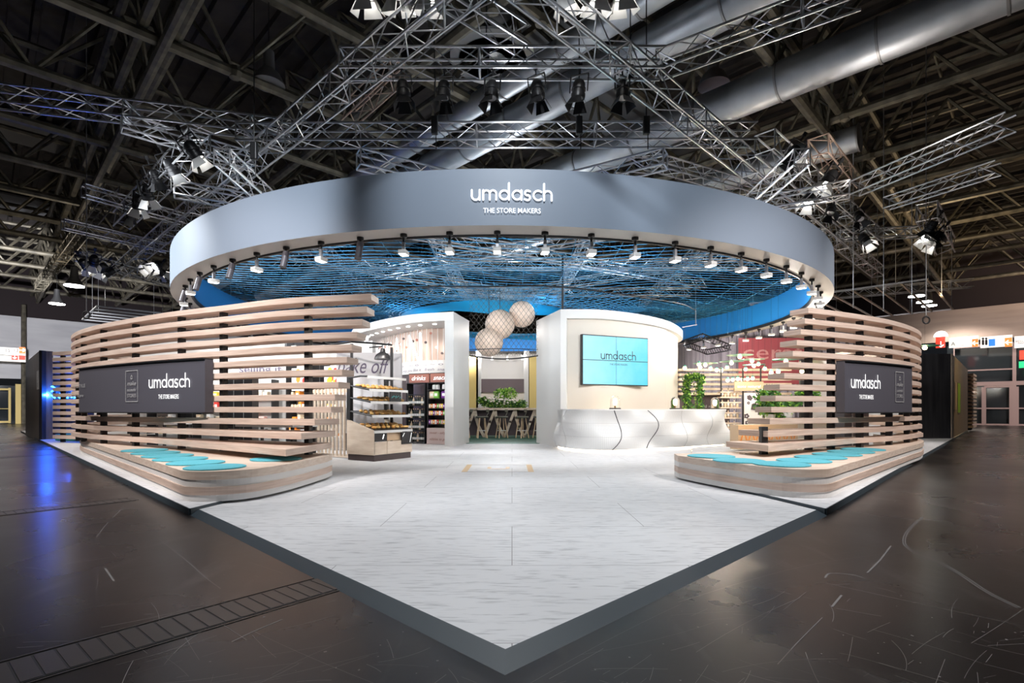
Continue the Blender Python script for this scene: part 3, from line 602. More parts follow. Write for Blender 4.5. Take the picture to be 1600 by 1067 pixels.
for i in range(n):
    a = 2*PI*i/n
    for j, rr in enumerate((HR, HR+.18, HR+.36, HR+.5)):
        x, y = HC.x+rr*math.cos(a), HC.y+rr*math.sin(a); x = max(min(x, RC.x+8.9), RC.x-8.9); vs_.append((x, y, netz(x, y)-(.25, .12, .05, .02)[j]+.06*math.sin(5*a+j)))
f.add(vs_, [(4*i+j, 4*i+j+1, 4*((i+1) % n)+j+1, 4*((i+1) % n)+j) for i in range(n) for j in range(3)]); f.build('hole_lip', 'blue_bright', e, True)
for k in range(10): a = 2*PI*k/10; x, y = HC.x+(HR+1.3)*math.cos(a), HC.y+(HR+1.3)*math.sin(a); (spot((x, y, RZ2+.1), (HC.x+(HR+.5)*math.cos(a), HC.y+(HR+.5)*math.sin(a), RZ1), 45, 110, (.5, .8, 1)) if k % 2 == 0 else None)

# ------------------------------------------------------------------ stand floor
K = 2.225                                     # kerb line: x+y = K on the left, y-x = K on the right
def L_(x): return (x, K-x)
def R_(x): return (x, K+x)
zf, zb = .04, .07
front = [(-.03, K+.15), (3.28, 5.68), (2.75, 8.2), (7.5, 22), (6, 40), (-6, 40), (-8, 22), (-2.98, 8.2), (-3.40, 5.72)]
b_ = MB(); b_.prism(front, .0, zf); struct(b_.build('floor_stand', 'lino'))
b_ = MB(); q = [(-.03, K), (3.33, 5.57), (3.28, 5.68), (-.03, K+.15), (-3.40, 5.72), (-3.42, 5.6)]
b_.add([(q[0][0], q[0][1], 0), (q[1][0], q[1][1], 0), (q[2][0], q[2][1], zf+.002), (q[3][0], q[3][1], zf+.002), (q[4][0], q[4][1], zf+.002), (q[5][0], q[5][1], 0)], [(0, 1, 2, 3), (0, 3, 4, 5)])
struct(b_.build('trim_1', 'kerb'))
for sx, nm in ((-1, 'left'), (1, 'right')):
    kx = (-3.42, -3.0, -8.1) if sx < 0 else (3.33, 2.75, 7.6)
    far = 26
    fx = -24.2 if sx < 0 else 22.4; pl = [(kx[0], 5.6), (kx[1], 8.2), (kx[2], 22), (kx[2]*1.0, far+3), (fx, far)]
    if sx > 0: pl = pl[::-1]
    pl = pl[::-1]; b_ = MB(); b_.prism(pl, 0, zb); struct(b_.build('floor_'+nm, 'lino'))
    b_ = MB(); a, b2, c = Vector((kx[0], 5.6)), Vector((kx[1], 8.2)), Vector((fx, far)); n1 = Vector((0, -.02))
    for p, q2 in ((a, b2), (a, c)):
        d = (q2-p).normalized(); n_ = Vector((d.y, -d.x))*.012; n_ = n_ if (n_.x*-sx > 0) == (q2 is b2) else -n_
        b_.prism([p, q2, q2+n_, p+n_] , 0, zb+.002)
    struct(b_.build('trim_'+('2' if sx < 0 else '3'), 'kerb'))
e = thing('floor_emblem', 'gold and grey square outline with a letter u set in the white floor', 'emblem', (-.25, 9.75, zf+.002))
for sx in (-1, 1): f = MB(); f.box((sx*.58, 0, 0), (.1, 1.2, .003)); f.build('gold_bar', 'gold', e)
for sy in (-1, 1): f = MB(); f.box((0, sy*.58, 0), (1.06, .035, .003)); f.build('grey_bar', 'grey_line', e)
f = MB(); f.ribbon([(-.17, .15), (-.17, -.1), (-.1, -.16), (.1, -.16), (.17, -.1), (.17, .15)], .07, lambda x, y: (x, y, .001)); f.build('letter_u', 'gold', e)
# scratches worn into the hall floor
random.seed(21); f = MB()
def scr(pts, w):
    for a, b2 in zip(pts, pts[1:]):
        d = (b2-a); 
        if d.length < 1e-4: continue
        n_ = Vector((-d.y, d.x)).normalized()*w/2; f.add([(*(a-n_), .0012), (*(b2-n_), .0012), (*(b2+n_), .0012), (*(a+n_), .0012)], [(0, 1, 2, 3)])
def on_stand(p): return p.y > K-.1+abs(p.x)
for k in range(700):
    Y = 1.9+9*random.random()**1.8; x = random.uniform(-1.05, 1.05)*Y; a = random.choice((.7, .78, -.75, .2, random.uniform(0, 3.1))) + random.gauss(0, .12); L0 = random.uniform(.04, .5)*(1 if random.random() < .85 else 3); cv = random.gauss(0, .25)
    pts = [Vector((x, Y))]
    for i in range(8): pts.append(pts[-1]+Vector((math.cos(a), math.sin(a)))*L0/8); a += cv/8
    if any(on_stand(p) for p in pts): continue
    if random.random() < .5: pts = pts[:random.randint(3, 9)]
    scr(pts, random.uniform(.0008, .0024))
for k in range(260):
    Y = 1.9+7*random.random()**1.5; x = random.uniform(-1.05, 1.05)*Y; p = Vector((x, Y)); s_ = random.uniform(.004, .014)
    if not on_stand(p): scr([p, p+Vector((random.uniform(-1, 1), random.uniform(-1, 1)))*s_], s_*.8)
for off_ in (0, .02): scr([q.xy+Vector((off_, 0)) for q in spline([G(1440, 808), G(1418, 828), G(1411, 848), G(1428, 864), G(1450, 872), G(1490, 892), G(1540, 925), G(1590, 950)], 6)], .007)
for pp, w_ in (((G(1289, 903), G(1297, 896), G(1330, 898), G(1352, 904)), .012), ((G(1060, 941), G(1170, 907), G(1260, 884), G(1345, 870), G(1425, 862)), .004), ((G(1392, 853), G(1375, 875), G(1355, 895)), .012), ((G(1300, 948), G(1315, 930)), .012), ((G(1215, 1038), G(1250, 1000), G(1285, 965)), .004), ((G(150, 930-90), G(170, 815), G(196, 790)), .006), ((G(362, 1003), G(400, 985), G(441, 968)), .006), ((G(164, 888), G(178, 908)), .012), ((G(245, 840), G(290, 875), G(322, 903), G(345, 920)), .005)): scr([q.xy for q in spline(list(pp), 5)], w_)
struct(f.build('floor_scratches', 'scratch'))
# covers of the floor ducts
for k, (p0, p1, w, l) in enumerate(((G(-120, 1090), G(512, 912), .3, 'row of dark duct cover plates nearest the camera in the hall floor'), (G(-80, 812), G(206, 780), .26, 'row of dark duct cover plates crossing the floor mid left'), (G(-60, 719), G(72, 710), .4, 'row of dark duct cover plates farthest back at left'))):
    p0, p1 = p0.xy, p1.xy; d = (p1-p0); L0 = d.length; d.normalize(); n_ = Vector((-d.y, d.x)); e = thing('duct_cover', l, 'duct cover', (p0.x, p0.y, 0), math.atan2(d.y, d.x))
    f = MB(); f.box((L0/2, w/2+.02, .0015), (L0, .012, .003)); f.box((L0/2, -w/2-.02, .0015), (L0, .012, .003)); f.build('rail', 'floor_plate', e)
    f = MB(); f.box((L0/2, 0, .0008), (L0, w, .0012)); f.build('joint_bed', 'black', e)
    f = MB(); x = .02
    while x < L0: f.box((x+.035, 0, .002), (.07, w-.02, .003)); x += .08
    o = f.build('plates', 'floor_plate', e); 

# ------------------------------------------------------------------ slatted fences
UPL = [(-2.0, 7.95), (-3.56, 8.3), (-4.9, 8.9), (-6.2, 9.5), (-7.43, 10.2), (-8.7, 11.0), (-9.95, 12.0), (-10.85, 13.0), (-11.4, 14.1), (-11.6, 15.3), (-11.45, 16.6)]
up_left = resample(spline(UPL, 20), 90)
up_right = resample(spline([(1.8, 7.98), (3.3, 8.3), (4.6, 8.85), (6.0, 9.5), (7.3, 10.25), (8.4, 11.1), (9.35, 12.05), (10.0, 13.0), (10.35, 14.1), (10.45, 15.3), (10.3, 16.6)], 20), 90)
def fence(sx):
    U = up_left if sx < 0 else up_right
    side = 'left' if sx < 0 else 'right'
    nrm = [(-n if n.y < 0 and False else n) for n in normals(U)]
    cen = Vector((0, 18)); nrm = [n if (cen-p).dot(n) > 0 else -n for p, n in zip(U, nrm)]
    back = [p+n*.33 for p, n in zip(U, nrm)]
    xf = [-2.13, -2.20, -2.27, -2.36, -2.44, -2.52, -2.60, -2.66, -2.72, -2.78, -2.93, -3.0, -2.98] if sx < 0 else [5.1, 5.02, 4.93, 4.84, 4.75, 4.66, 4.56, 4.46, 4.37, 4.28, 4.15, 3.98, 3.75]
    xb = [-2.10, -2.17, -2.24, -2.31, -2.38, -2.44, -2.51, -2.58, -2.64, -2.69, -2.76, -2.83, -2.89] if sx < 0 else [4.93, 4.86, 4.78, 4.7, 4.6, 4.52, 4.43, 4.34, 4.26, 4.15, 4.0, 3.8, 3.55]
    w = [0]*10+[.25, .54, 1.0]
    line_a = Vector((-2.98, 6.95)) if sx < 0 else Vector((2.73, 6.95)); line_b = Vector((-9.8, 12.1)) if sx < 0 else Vector((9.55, 12.1))
    e = thing('slatted_fence', 'tall curved fence of pale wooden slats on the %s side of the stand' % side, 'fence', (0, 0, 0))
    def cut(path, x0):
        out = []; started = False
        for a, b2 in zip(path, path[1:]):
            if not started and (a.x-x0)*(b2.x-x0) <= 0 and abs(b2.x-a.x) > 1e-6:
                t = (x0-a.x)/(b2.x-a.x); out.append(a.lerp(b2, t)); started = True
            if started: out.append(b2)
        return out
    for k in range(13):
        zc = H+(9-k)*.19; fr = []
        for p in U:
            q2 = p.copy()
            if w[k] and abs(p.x) < abs(line_b.x) and p.y < 12.1:
                t = (p.x-line_a.x)/(line_b.x-line_a.x); ly = line_a.y+(line_b.y-line_a.y)*t; q2.y = p.y*(1-w[k])+min(ly, p.y)*w[k]
            fr.append(q2)
        if k >= 10:                      # a straight bit beyond the path's start for the jutting low slats
            pass
        A = resample(cut(fr, xf[k]), 72); B = resample(cut(back, xb[k]), 72)
        if sx < 0: A, B = B, A
        f = MB(); f.strip(A, B, zc-.046, zc+.046); f.build('slat', 'slat', e, bevel=.004)
    return e, Along(U), nrm
posts_px = {-1: (135, 164, 213, 287, 349, 481), 1: (1261, 1292, 1340, 1386, 1413)}
FP = {}
for sx in (-1, 1):
    e, al, nrm = fence(sx); FP[sx] = al
    U = al.p
    def x_at(px):                        # index on the fence path seen at that picture column
        best = min(range(58), key=lambda i: abs((U[i].x/(U[i].y+.25))*F+800-px)); return best
    for px in posts_px[sx]:
        i = x_at(px); p = U[i]+nrm[i]*.12; d = nrm[i]; f = MB(); f.box((p.x, p.y, (.40+2.86)/2), (.085, .10, 2.46), math.atan2(d.y, d.x)+PI/2); f.build('post', 'black', e)
    for i in (60, 68, 76, 84): p = U[i]+nrm[i]*.12; f = MB(); f.box((p.x, p.y, (.40+2.86)/2), (.085, .1, 2.46), math.atan2(nrm[i].y, nrm[i].x)+PI/2); f.build('post', 'black', e)
f = MB(); f.box((3.98, 8.35, .6), (.1, .1, .5)); f.build('post', 'black', e)
# bench plinths
def plinth(sx):
    mx_ = lambda p: Vector((p[0] if sx < 0 else -.08-p[0], p[1]))
    if sx < 0: xe = -2.83; out = [Vector(p) for p in ((-2.83, 8.05), (-2.87, 7.3), (-2.93, 6.75), (-3.08, 6.25), (-3.38, 6.02), (-3.72, 6.04), (-4.0, 6.28))]; kk = 2.29
    else: xe = -2.63; out = [Vector(p) for p in ((-2.63, 8.1), (-2.8, 7.5), (-3.02, 6.9), (-3.25, 6.44), (-3.5, 6.24), (-3.8, 6.25), (-4.05, 6.46))]; kk = 2.42
    out += [Vector((-x, kk+x)) for x in ((4.4, 5, 6, 7, 8, 9, 10.1) if sx < 0 else (4.4, 5, 6, 7, 8, 8.8))]+[Vector(p) for p in (((-10.8, 13.2), (-11.3, 14.2), (-11.5, 15.4)) if sx < 0 else ((-9.55, 12.15), (-10.1, 13.2), (-10.35, 15)))]
    out = spline(out, 6); inn = [Vector(p) for p in ((-10.5, 15.2), (-9.6, 12.6), (-7.6, 10.75), (-5.0, 9.35), (xe-.05, 8.45))]
    cen = Vector((-6, 10.5))
    def ring_(ins):
        o2 = offset(out, 0); ns = normals(out); ns = [n if (cen-p).dot(n) > 0 else -n for p, n in zip(out, ns)]
        return [mx_(p+n*ins) for p, n in zip(out, ns)]+[mx_(p) for p in inn]
    side = 'left' if sx < 0 else 'right'
    e = thing('bench_plinth', 'low rounded wooden bench plinth at the foot of the %s slatted fence' % side, 'bench')
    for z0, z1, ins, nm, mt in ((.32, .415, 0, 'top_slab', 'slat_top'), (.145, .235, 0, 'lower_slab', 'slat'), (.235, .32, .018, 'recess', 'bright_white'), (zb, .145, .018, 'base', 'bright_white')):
        q = ring_(ins); q = q if sx < 0 else q[::-1]
        f = MB(); f.prism(q[::-1], z0, z1); f.build(nm, mt, e)
    return e
plinth(-1); plinth(1)
e = thing('seat_pad', '', 'seat pad'); f = MB(); f.lathe([(.325, 0), (.338, .004), (.338, .014), (.325, .018), (0, .018)], n=36); f.build('felt_disc', 'pad', e)
pd = Proto(e); nth = ('first', 'second', 'third', 'fourth', 'fifth', 'sixth', 'seventh', 'eighth', 'ninth')
for k, (x, y) in enumerate(((-3.6, 6.4), (-4.15, 6.93), (-4.68, 7.45), (-5.2, 7.97), (-5.74, 8.5), (-6.3, 9.05))): pd.put((x, y, .416), label='teal seat pad on the left bench, %s in the row from its rounded corner' % nth[k])
pd.put((-3.33, 7.45, .416), label='round teal seat pad on the left bench, alone near its open end')
for k, (x, y) in enumerate(((2.98, 7.9), (3.1, 7.2), (3.44, 6.74), (3.98, 7.2), (4.5, 7.7), (5.05, 8.2), (5.6, 8.72), (6.15, 9.25))): pd.put((x, y, .416), label='round teal seat pad on the right bench, %s counted from its open end' % nth[k])

# curved sign panels on the fences
def sign_panel(sx):
    al = FP[sx]; U = al.p
    side = 'left' if sx < 0 else 'right'
    def off(t, o_): q2, d = al.at(t); n = Vector((-d.y, d.x)); n = n if (Vector((0, 18))-q2).dot(n) > 0 else -n; return q2-n*o_
    pe = 321 if sx < 0 else 1320
    s0 = min([k*.05 for k in range(60, 240)], key=lambda t: abs(off(t, .17).x/off(t, .17).y*F+800-pe)); ee = 124 if sx < 0 else 1425; s1 = s0+1
    while ((off(s1, .17).x/off(s1, .17).y*F+800-ee)*sx < 0) and s1 < s0+7.5: s1 += .03
    n = 50; A = [off(s0+(s1-s0)*i/n, .17) for i in range(n+1)]; B = [off(s0+(s1-s0)*i/n, .02) for i in range(n+1)]
    e = thing('sign_panel', 'curved dark plum sign panel with white name lettering on the %s fence' % side, 'sign')
    q = (A, B) if sx < 0 else (B, A)
    f = MB(); f.strip(*[x[::1] for x in q], 1.075, 1.965); f.build('board', 'charcoal', e)
    A2 = [off(s0+(s1-s0)*i/n, .21) for i in range(n+1)]
    f = MB(); f.strip(A2, B, 1.965, 1.985); f.strip(A2, B, 1.055, 1.075); f.build('edge_ledge', 'black', e)
    def mp(x, y):                          # x metres to the reader's right
        t = s0+(-x if sx < 0 else x); p = off(t, .185); return (p.x, p.y, y)
    return e, mp, (s0, s1)
e, mp, r_ = sign_panel(-1)
f = MB(); logo(f, .158, mp, -.93, 1.5, .15); f.build('name_letters', 'letter_white', e)
f = MB(); text_mb(f, 'THE STORE MAKERS', .11, mp, -.93, 1.31, width=.56, thick=.003); f.build('slogan_letters', 'letter_white', e)
def box_logo(e, mp, cx, w, mt='letter_white'):
    f = MB()
    f.ribbon([(cx-w/2, 1.27), (cx+w/2, 1.27), (cx+w/2, 1.84), (cx-w/2, 1.84), (cx-w/2, 1.27)], .012, mp); f.build('frame_line', 'grey_line', e)
    f = MB(); f.ribbon([(cx-.03, 1.72), (cx, 1.76), (cx+.03, 1.72), (cx+.03, 1.69), (cx-.03, 1.69), (cx-.03, 1.72)], .012, mp)
    for s_, y, z, sh in (('make', 1.57, .11, .3), ('successful', 1.46, .085, .3), ('STORES', 1.35, .09, 0)): text_mb(f, s_, z, mp, cx, y, sh, width=w*.74)
    f.build('framed_text', 'grey_line', e)
box_logo(e, mp, -2.1, .44)
f = MB(); text_mb(f, 'LIFESTYLE', .1, mp, -4.5, 1.58, width=.8); text_mb(f, 'in store', .1, mp, -4.5, 1.38, .2, width=.6); f.build('small_text', 'grey_line', e)
e, mp, r_ = sign_panel(1)
f = MB(); logo(f, .16, lambda x, y: mp(x*.8, y), .78, 1.5, .15); f.build('name_letters', 'letter_white', e)
f = MB(); text_mb(f, 'THE STORE MAKERS', .11, lambda x, y: mp(x*.8, y), .78, 1.31, width=.56, thick=.003); f.build('slogan_letters', 'letter_white', e)
box_logo(e, mp, 1.85, .36)
#PART3
# ------------------------------------------------------------------ white portal blocks
bz = 4.0
arcL = spline([Vector(p) for p in ((-1.72, 15.5), (-3.1, 16.0), (-4.56, 17.3), (-5.6, 18.7), (-6.3, 20.6))], 10)
arcR = spline([Vector(p) for p in ((1.39, 15.12), (2.59, 15.2), (3.9, 15.95), (4.97, 17.0), (5.84, 18.4), (6.4, 19.8), (6.6, 21.5))], 8)
e = bpy.data.objects.new('wall_shop', None); C.objects.link(e); struct(e)
f = MB(); f.prism([(-1.98, 15.52), (-1.72, 15.5), (-1.39, 17.1), (-1.62, 17.25), (-1.8, 17.1)], zf, bz-.25); f.build('pillar', 'white', e)
f = MB(); q = arcL+[Vector((-6.3, 22)), Vector((-3.2, 22)), Vector((-1.39, 17.1))]; f.prism(q[::-1], bz-.25, bz); f.build('canopy', 'white', e)
bwL = spline([Vector(p) for p in ((-1.8, 16.95), (-2.9, 17.25), (-4.0, 18.4), (-4.9, 19.8), (-5.5, 21.3))], 10)
f = MB(); f.strip(bwL, [p+Vector((.1, .15)) for p in bwL], 2.72, bz-.25); f.build('bronze_wall', 'bronze', e)
f = MB(); f.strip([p-Vector((.05, .05)) for p in bwL], [p+Vector((.1, .15)) for p in bwL], 2.3, 2.72); f.build('frieze', 'white', e)
f = MB(); f.strip(bwL, [p+Vector((.1, .15)) for p in bwL], zf, 2.3); f.build('lower_wall', 'p_dark', e)
e = bpy.data.objects.new('wall_reception', None); C.objects.link(e); struct(e)
top = [Vector((.79, 17.1))]+arcR+[Vector((2.2, 21.5))]
f = MB(); f.prism(top, bz-.26, bz); f.build('header', 'white', e)
inn = [Vector((1.5, 15.3))]+[p+Vector((-.02, .18)) if i < 24 else p+Vector((-.16, .08)) for i, p in enumerate(arcR[2:])]
f = MB(); f.prism([Vector((.79, 17.1)), Vector((1.39, 15.12)), Vector((1.56, 15.13)), Vector((1.62, 15.35)), Vector((1.62, 17.6)), Vector((.95, 17.3))], zf, bz-.26); f.build('pillar', 'white', e)
f = MB(); f.prism(inn+[Vector((2.4, 21.4)), Vector((1.62, 17.6))], zf, bz-.26); f.build('recessed_wall', 'cream', e, True)
# downlights in the shop canopy
e = thing('downlight', 'small recessed downlight in the white canopy over the snack shelves', 'downlight'); f = MB(); f.lathe([(.055, 0), (.055, -.012), (0, -.012)], n=12); f.build('light_face', 'lens', e)
pr = Proto(e); q = resample(arcL, 14)
for k in range(13):
    p = q[k]+(Vector((-3.5, 21))-q[k]).normalized()*.55; pr.put((p.x, p.y, bz-.251), group='downlights in the shop canopy')
for k in range(1, 11, 3): p = q[k]+(Vector((-3.2, 21))-q[k]).normalized()*.6; spot((p.x, p.y, bz-.33), (p.x, p.y+.3, 0), 85, 130, (1, .9, .82))
# glowing name letters and hanging rods on the bronze wall
al = Along(bwL)
e = thing('rod_curtain', 'thin white vertical rods with drawn ornaments in front of the bronze wall', 'wall ornament')
for k in range(26):
    p, d = al.at(.15+k*.19); f = MB(); f.tube((p.x-.06, p.y-.14, 2.65), (p.x-.06, p.y-.14, 3.74), .012, 5); f.build('rod', 'white', e)
for k in range(0, 24): p, d = al.at(.2+k*.19); f = MB(); z = 2.9+.7*random.random(); f.ball((p.x-.05, p.y-.18, z), .045, 8, (1, .3, 1)); f.build('ornament', ('copper', 'p_dark', 'white')[k % 3], e)
e = thing('glowing_letters', 'large glowing white letters ending in N on the bronze shop wall', 'lettering')
def mpb(x, y):
    p, d = al.at(max(0, 1.7-x)); return (p.x-.12, p.y-.26, y)
for ch, cx, st in (('N', .1, [[(0, 0), (0, 1), (.85, -.15), (.85, 1.05)]]), ('A', -.95, [[(0, 0), (.4, 1), (.8, 0)], [(.2, .4), (.62, .4)]]), ('M', -1.9, [[(0, 0), (.1, .8), (.4, .2), (.7, .8), (.8, 0)]])):
    f = MB()
    for s_ in st: f.ribbon([(cx+a*.62, 2.68+b*.85) for a, b in s_], .075, mpb)
    f.build('letter', 'letter_glow', e)
e = thing('frieze_drawings', 'fine drawn sketches and lettering along the white frieze above the shelf', 'drawing')
f = MB()
def mpf(x, y):
    p, d = al.at(max(0, 2.2-x)); return (p.x-.06, p.y-.09, y)
text_mb(f, 'the way you like it   fresh  snack', .12, mpf, .9, 2.38, .25, width=2.3); text_mb(f, '. o .  -- o  .. ~ o -', .12, mpf, .9, 2.55, 0, width=2.3); f.build('ink_lines', 'ink_soft', e)
# header boards and shelf unit with snacks and bottles
def shelf_board(p0, p1, z0, z1, txt, lb):
    p0, p1 = Vector(p0), Vector(p1); d = (p1-p0); L0 = d.length; e = thing('header_board', lb, 'sign', (p0.x, p0.y, z0), math.atan2(d.y, d.x)); f = MB(); f.box((L0/2, 0, (z1-z0)/2), (L0, .05, z1-z0)); f.build('board', 'copper', e, bevel=.02)
    f = MB(); text_mb(f, txt, .2, lambda x, y: (x, -.03, y), L0/2, .09, .35, width=L0*.7, thick=.004); f.build('script_lettering', 'letter_white', e); f = MB()
    for z in (0, z1-z0): f.tube((0, -.02, z), (L0, -.02, z), .012)
    f.build('frame_tube', 'black', e)
shelf_board((-3.32, 17.05), (-2.62, 16.72), 1.97, 2.27, 'drinks', 'copper header board with white script drinks, above the bottles')
shelf_board((-2.58, 16.7), (-1.83, 16.35), 1.97, 2.27, 'snacks', 'copper header board with white script snacks, above the snack shelf')
e = thing('drinks_rack', 'tall black rack full of wine bottles left of the snack shelf', 'rack', (-3.0, 16.95, zf), math.atan2(-.33, .7))
f = MB()
for x in (-.35, .35): f.box((x, 0, .96), (.03, .36, 1.92))
f.build('side_frame', 'black', e); 
for z in (.05, .42, .8, 1.2, 1.56, 1.92): f = MB(); f.box((0, 0, z), (.7, .36, .025)); f.build('shelf', 'black_metal', e)
rot = math.atan2(-.33, .7)
def rp(x, y, z, o_=(-3.0, 16.95, zf), r_=rot): c, s = math.cos(r_), math.sin(r_); return (o_[0]+x*c-y*s, o_[1]+x*s+y*c, o_[2]+z)
def bottle(mt, cap='gold', h=.3, r=.037, lb='dark wine bottle with a gold capsule standing in the drinks rack', nm='wine_bottle', cat='bottle', lab='p_white'):
    e = thing(nm, lb, cat); f = MB(); f.lathe([(r*.9, 0), (r, .01), (r, h*.6), (r*.4, h*.75), (r*.38, h*.97), (0, h*.97)], n=10); f.build('glass_body', mt, e, True); f = MB(); f.lathe([(r*1.02, h*.2), (r*1.02, h*.45)], n=10); f.build('paper_label', lab, e); f = MB(); f.lathe([(r*.45, h*.88), (r*.45, h), (0, h)], n=8); f.build('capsule', cap, e); return e
bp_ = Proto(bottle('p_bottle')); bp2 = Proto(bottle('p_beige', 'p_dark', lb='pale amber bottle with white label in the drinks rack'))
for z in (.06, .43, .81, 1.21):
    for i in range(8): (bp_ if (i+int(z*9)) % 4 else bp2).put(rp(-.29+i*.082, -.1, z+.008), group='bottles in the drinks rack')
e = thing('snack_shelf', 'black snack shelf unit stocked with colourful packs beside the white pillar', 'shelf', (-2.2, 16.55, zf), rot)
f = MB()
for x in (-.4, .4): f.box((x, 0, .96), (.03, .4, 1.92))
f.build('side_frame', 'black', e); f = MB(); f.box((0, .19, .96), (.8, .02, 1.92)); f.build('back_panel', 'p_dark', e)
for z in (.62, .9, 1.12, 1.42, 1.7, 1.92): f = MB(); f.box((0, 0, z), (.8, .4, .02)); f.build('shelf', 'black_metal', e)
f = MB(); f.box((0, -.03, .26), (.8, .44, .5)); f.build('crate_front', 'pinkish', e); f = MB(); text_mb(f, 'sweet - salty', .11, lambda x, y: (x, -.252, y), 0, .33, .3, width=.6); text_mb(f, 'nibbles to go', .11, lambda x, y: (x, -.252, y), 0, .13, .3, width=.6); f.build('crate_lettering', 'copper', e)
def pack(mt, w, d, h, nm, lb, cat, bag=False, lab=None):
    e = thing(nm, lb, cat); f = MB()
    if bag:
        n = 8; vs = []
        for z, t in ((0, .5), (.12, 1), (.5, 1.0), (.88, .85), (.95, .15), (1, .12)): vs += [(-w/2, -d/2*t, z*h), (w/2, -d/2*t, z*h), (w/2, d/2*t, z*h), (-w/2, d/2*t, z*h)]
        f.add(vs, [(4*i+j, 4*i+(j+1) % 4, 4*i+4+(j+1) % 4, 4*i+4+j) for i in range(5) for j in range(4)]+[(3, 2, 1, 0), (20, 21, 22, 23)])
    else: f.box((0, 0, h/2), (w, d, h))
    f.build('wrapper', mt, e, bevel=.004); f = MB(); f.box((0, -d/2-.002, h*.5), (w*.6, .003, h*.35)); f.build('printed_label', lab or 'p_white', e); return e
cols = ('p_red', 'p_yellow', 'p_orange', 'p_green', 'p_purple', 'p_white', 'p_pink', 'p_beige'); cn = dict(p_red='red', p_yellow='yellow', p_orange='orange', p_green='green', p_purple='purple', p_white='white', p_pink='pink', p_beige='beige')
PK = {c: Proto(pack(c, .065, .12, .13, 'snack_pack', cn[c]+' snack pack on the black snack shelf', 'snack pack')) for c in cols}
so = (-2.2, 16.55, zf)
for z, rown in ((.631, 'bottom'), (.911, 'second lowest'), (1.131, 'middle')):
    for i in range(10): c = cols[(i*3+int(z*7)) % 8]; PK[c].put(rp(-.34+i*.075, -.12, z, so), (0, 0, rot), '%s snack pack on the %s row of the snack shelf' % (cn[c], rown), '%s snack packs on the %s row' % (cn[c], rown))
for c, x in (('p_green', -.14), ('p_purple', .14), ('p_beige', -.3), ('p_purple', .3)):
    e = pack(c, .17, .1, .24, 'crisp_bag', '', 'crisp bag', True); e.location = rp(x, -.08, 1.431, so); e.rotation_euler.z = rot; e['label'] = '%s crisp bag on the upper snack shelf, %s' % (cn[c], {-.14: 'second from left', .14: 'third from left', -.3: 'leftmost', .3: 'rightmost'}[x])
for i, x in enumerate((-.22, -.1, .14, .26)):
    e = pack('p_white', .1, .1, .16, 'gift_pouch', 'white pouch tied at the top on the highest snack shelf, %s' % ('far left', 'inner left', 'inner right', 'far right')[i], 'pouch', True); e.location = rp(x, -.08, 1.711, so); e.rotation_euler.z = rot

# ------------------------------------------------------------------ video wall
tl, tr = Vector((2.03, 15.12)), Vector((4.12, 16.02)); d = tr-tl; ang = math.atan2(d.y, d.x); W_ = d.length
e = thing('video_wall', 'turquoise four-panel video wall on the cream reception wall', 'screen', ((tl.x+tr.x)/2, (tl.y+tr.y)/2, 2.56), ang)
f = MB(); f.box((0, .06, 0), (W_+.04, .1, 1.46)); f.build('housing', 'black', e)
for i in (-1, 1):
    for j in (-1, 1): f = MB(); f.box((i*W_/4, -.002, j*.355), (W_/2-.022, .02, .69)); o = f.build('display', 'screen', e)
f = MB(); logo(f, .17, lambda x, y: (x, -.016, y), .08, .03, .15); f.build('name_letters', 'ink', e)
f = MB(); text_mb(f, 'THE STORE MAKERS', .07, lambda x, y: (x, -.016, y), .08, -.13, width=.62); f.build('slogan_letters', 'ink', e)
# ------------------------------------------------------------------ reception counter
cp = resample(spline([Vector(p) for p in ((1.32, 15.0), (1.40, 14.0), (1.72, 13.3), (2.35, 13.1), (3.3, 13.5), (4.34, 14.15), (5.4, 14.8), (6.15, 15.4), (6.45, 16.1), (6.35, 16.9))], 12), 140)
cal = Along(cp); CL = cal.L[-1]
e = thing('reception_counter', 'long white wavy perforated reception counter in front of the video wall', 'counter')
def cfront(s, z):
    p, d = cal.at(s); n = Vector((d.y, -d.x)); n = n if (p-Vector((3.5, 17))).dot(n) > 0 else -n
    t = (z-.12)/1.0; bul = .10*math.sin(2*PI*t+.4)*math.sin(2*PI*s/2.3+.6)+.10*math.sin(PI*t)*.6-.05*t
    return p+n*(bul+.06)
nz_, ns_ = 18, 130
vs_ = []; fs_ = []
for j in range(nz_+1):
    for i in range(ns_+1): s = CL*i/ns_; z = .12+.98*j/nz_; p = cfront(s, z); vs_.append((p.x, p.y, z))
for j in range(nz_):
    for i in range(ns_): a = j*(ns_+1)+i; fs_.append((a, a+1, a+ns_+2, a+ns_+1))
f = MB(); f.add(vs_, fs_); o = f.build('wavy_front', 'perforated', e, True)
uvl = o.data.uv_layers.new(name='UVMap')
for p in o.data.polygons:
    for li, vi in zip(p.loop_indices, p.vertices): uvl.data[li].uv = (CL*(vi % (ns_+1))/ns_, .98*(vi//(ns_+1))/nz_)
for s0, amp in ((1.15, .02), (2.65, .17), (3.75, .2), (5.0, .07), (6.15, -.05)):
    f = MB(); pts = []
    for j in range(25):
        z = .12+.98*j/24; t = j/24; s = s0+amp*math.sin(PI*t*1.0)*1.25-.08*(1-t)*(1 if amp > .1 else 0); p = cfront(s, z); n = (p-Vector((3.5, 17))).normalized(); pts.append((p.x+n.x*.003, p.y+n.y*.003, z))
    f.path(pts, .011 if amp > .1 else .005, 5); f.build('panel_joint', 'ink' if amp > .1 else 'grey_line', e)
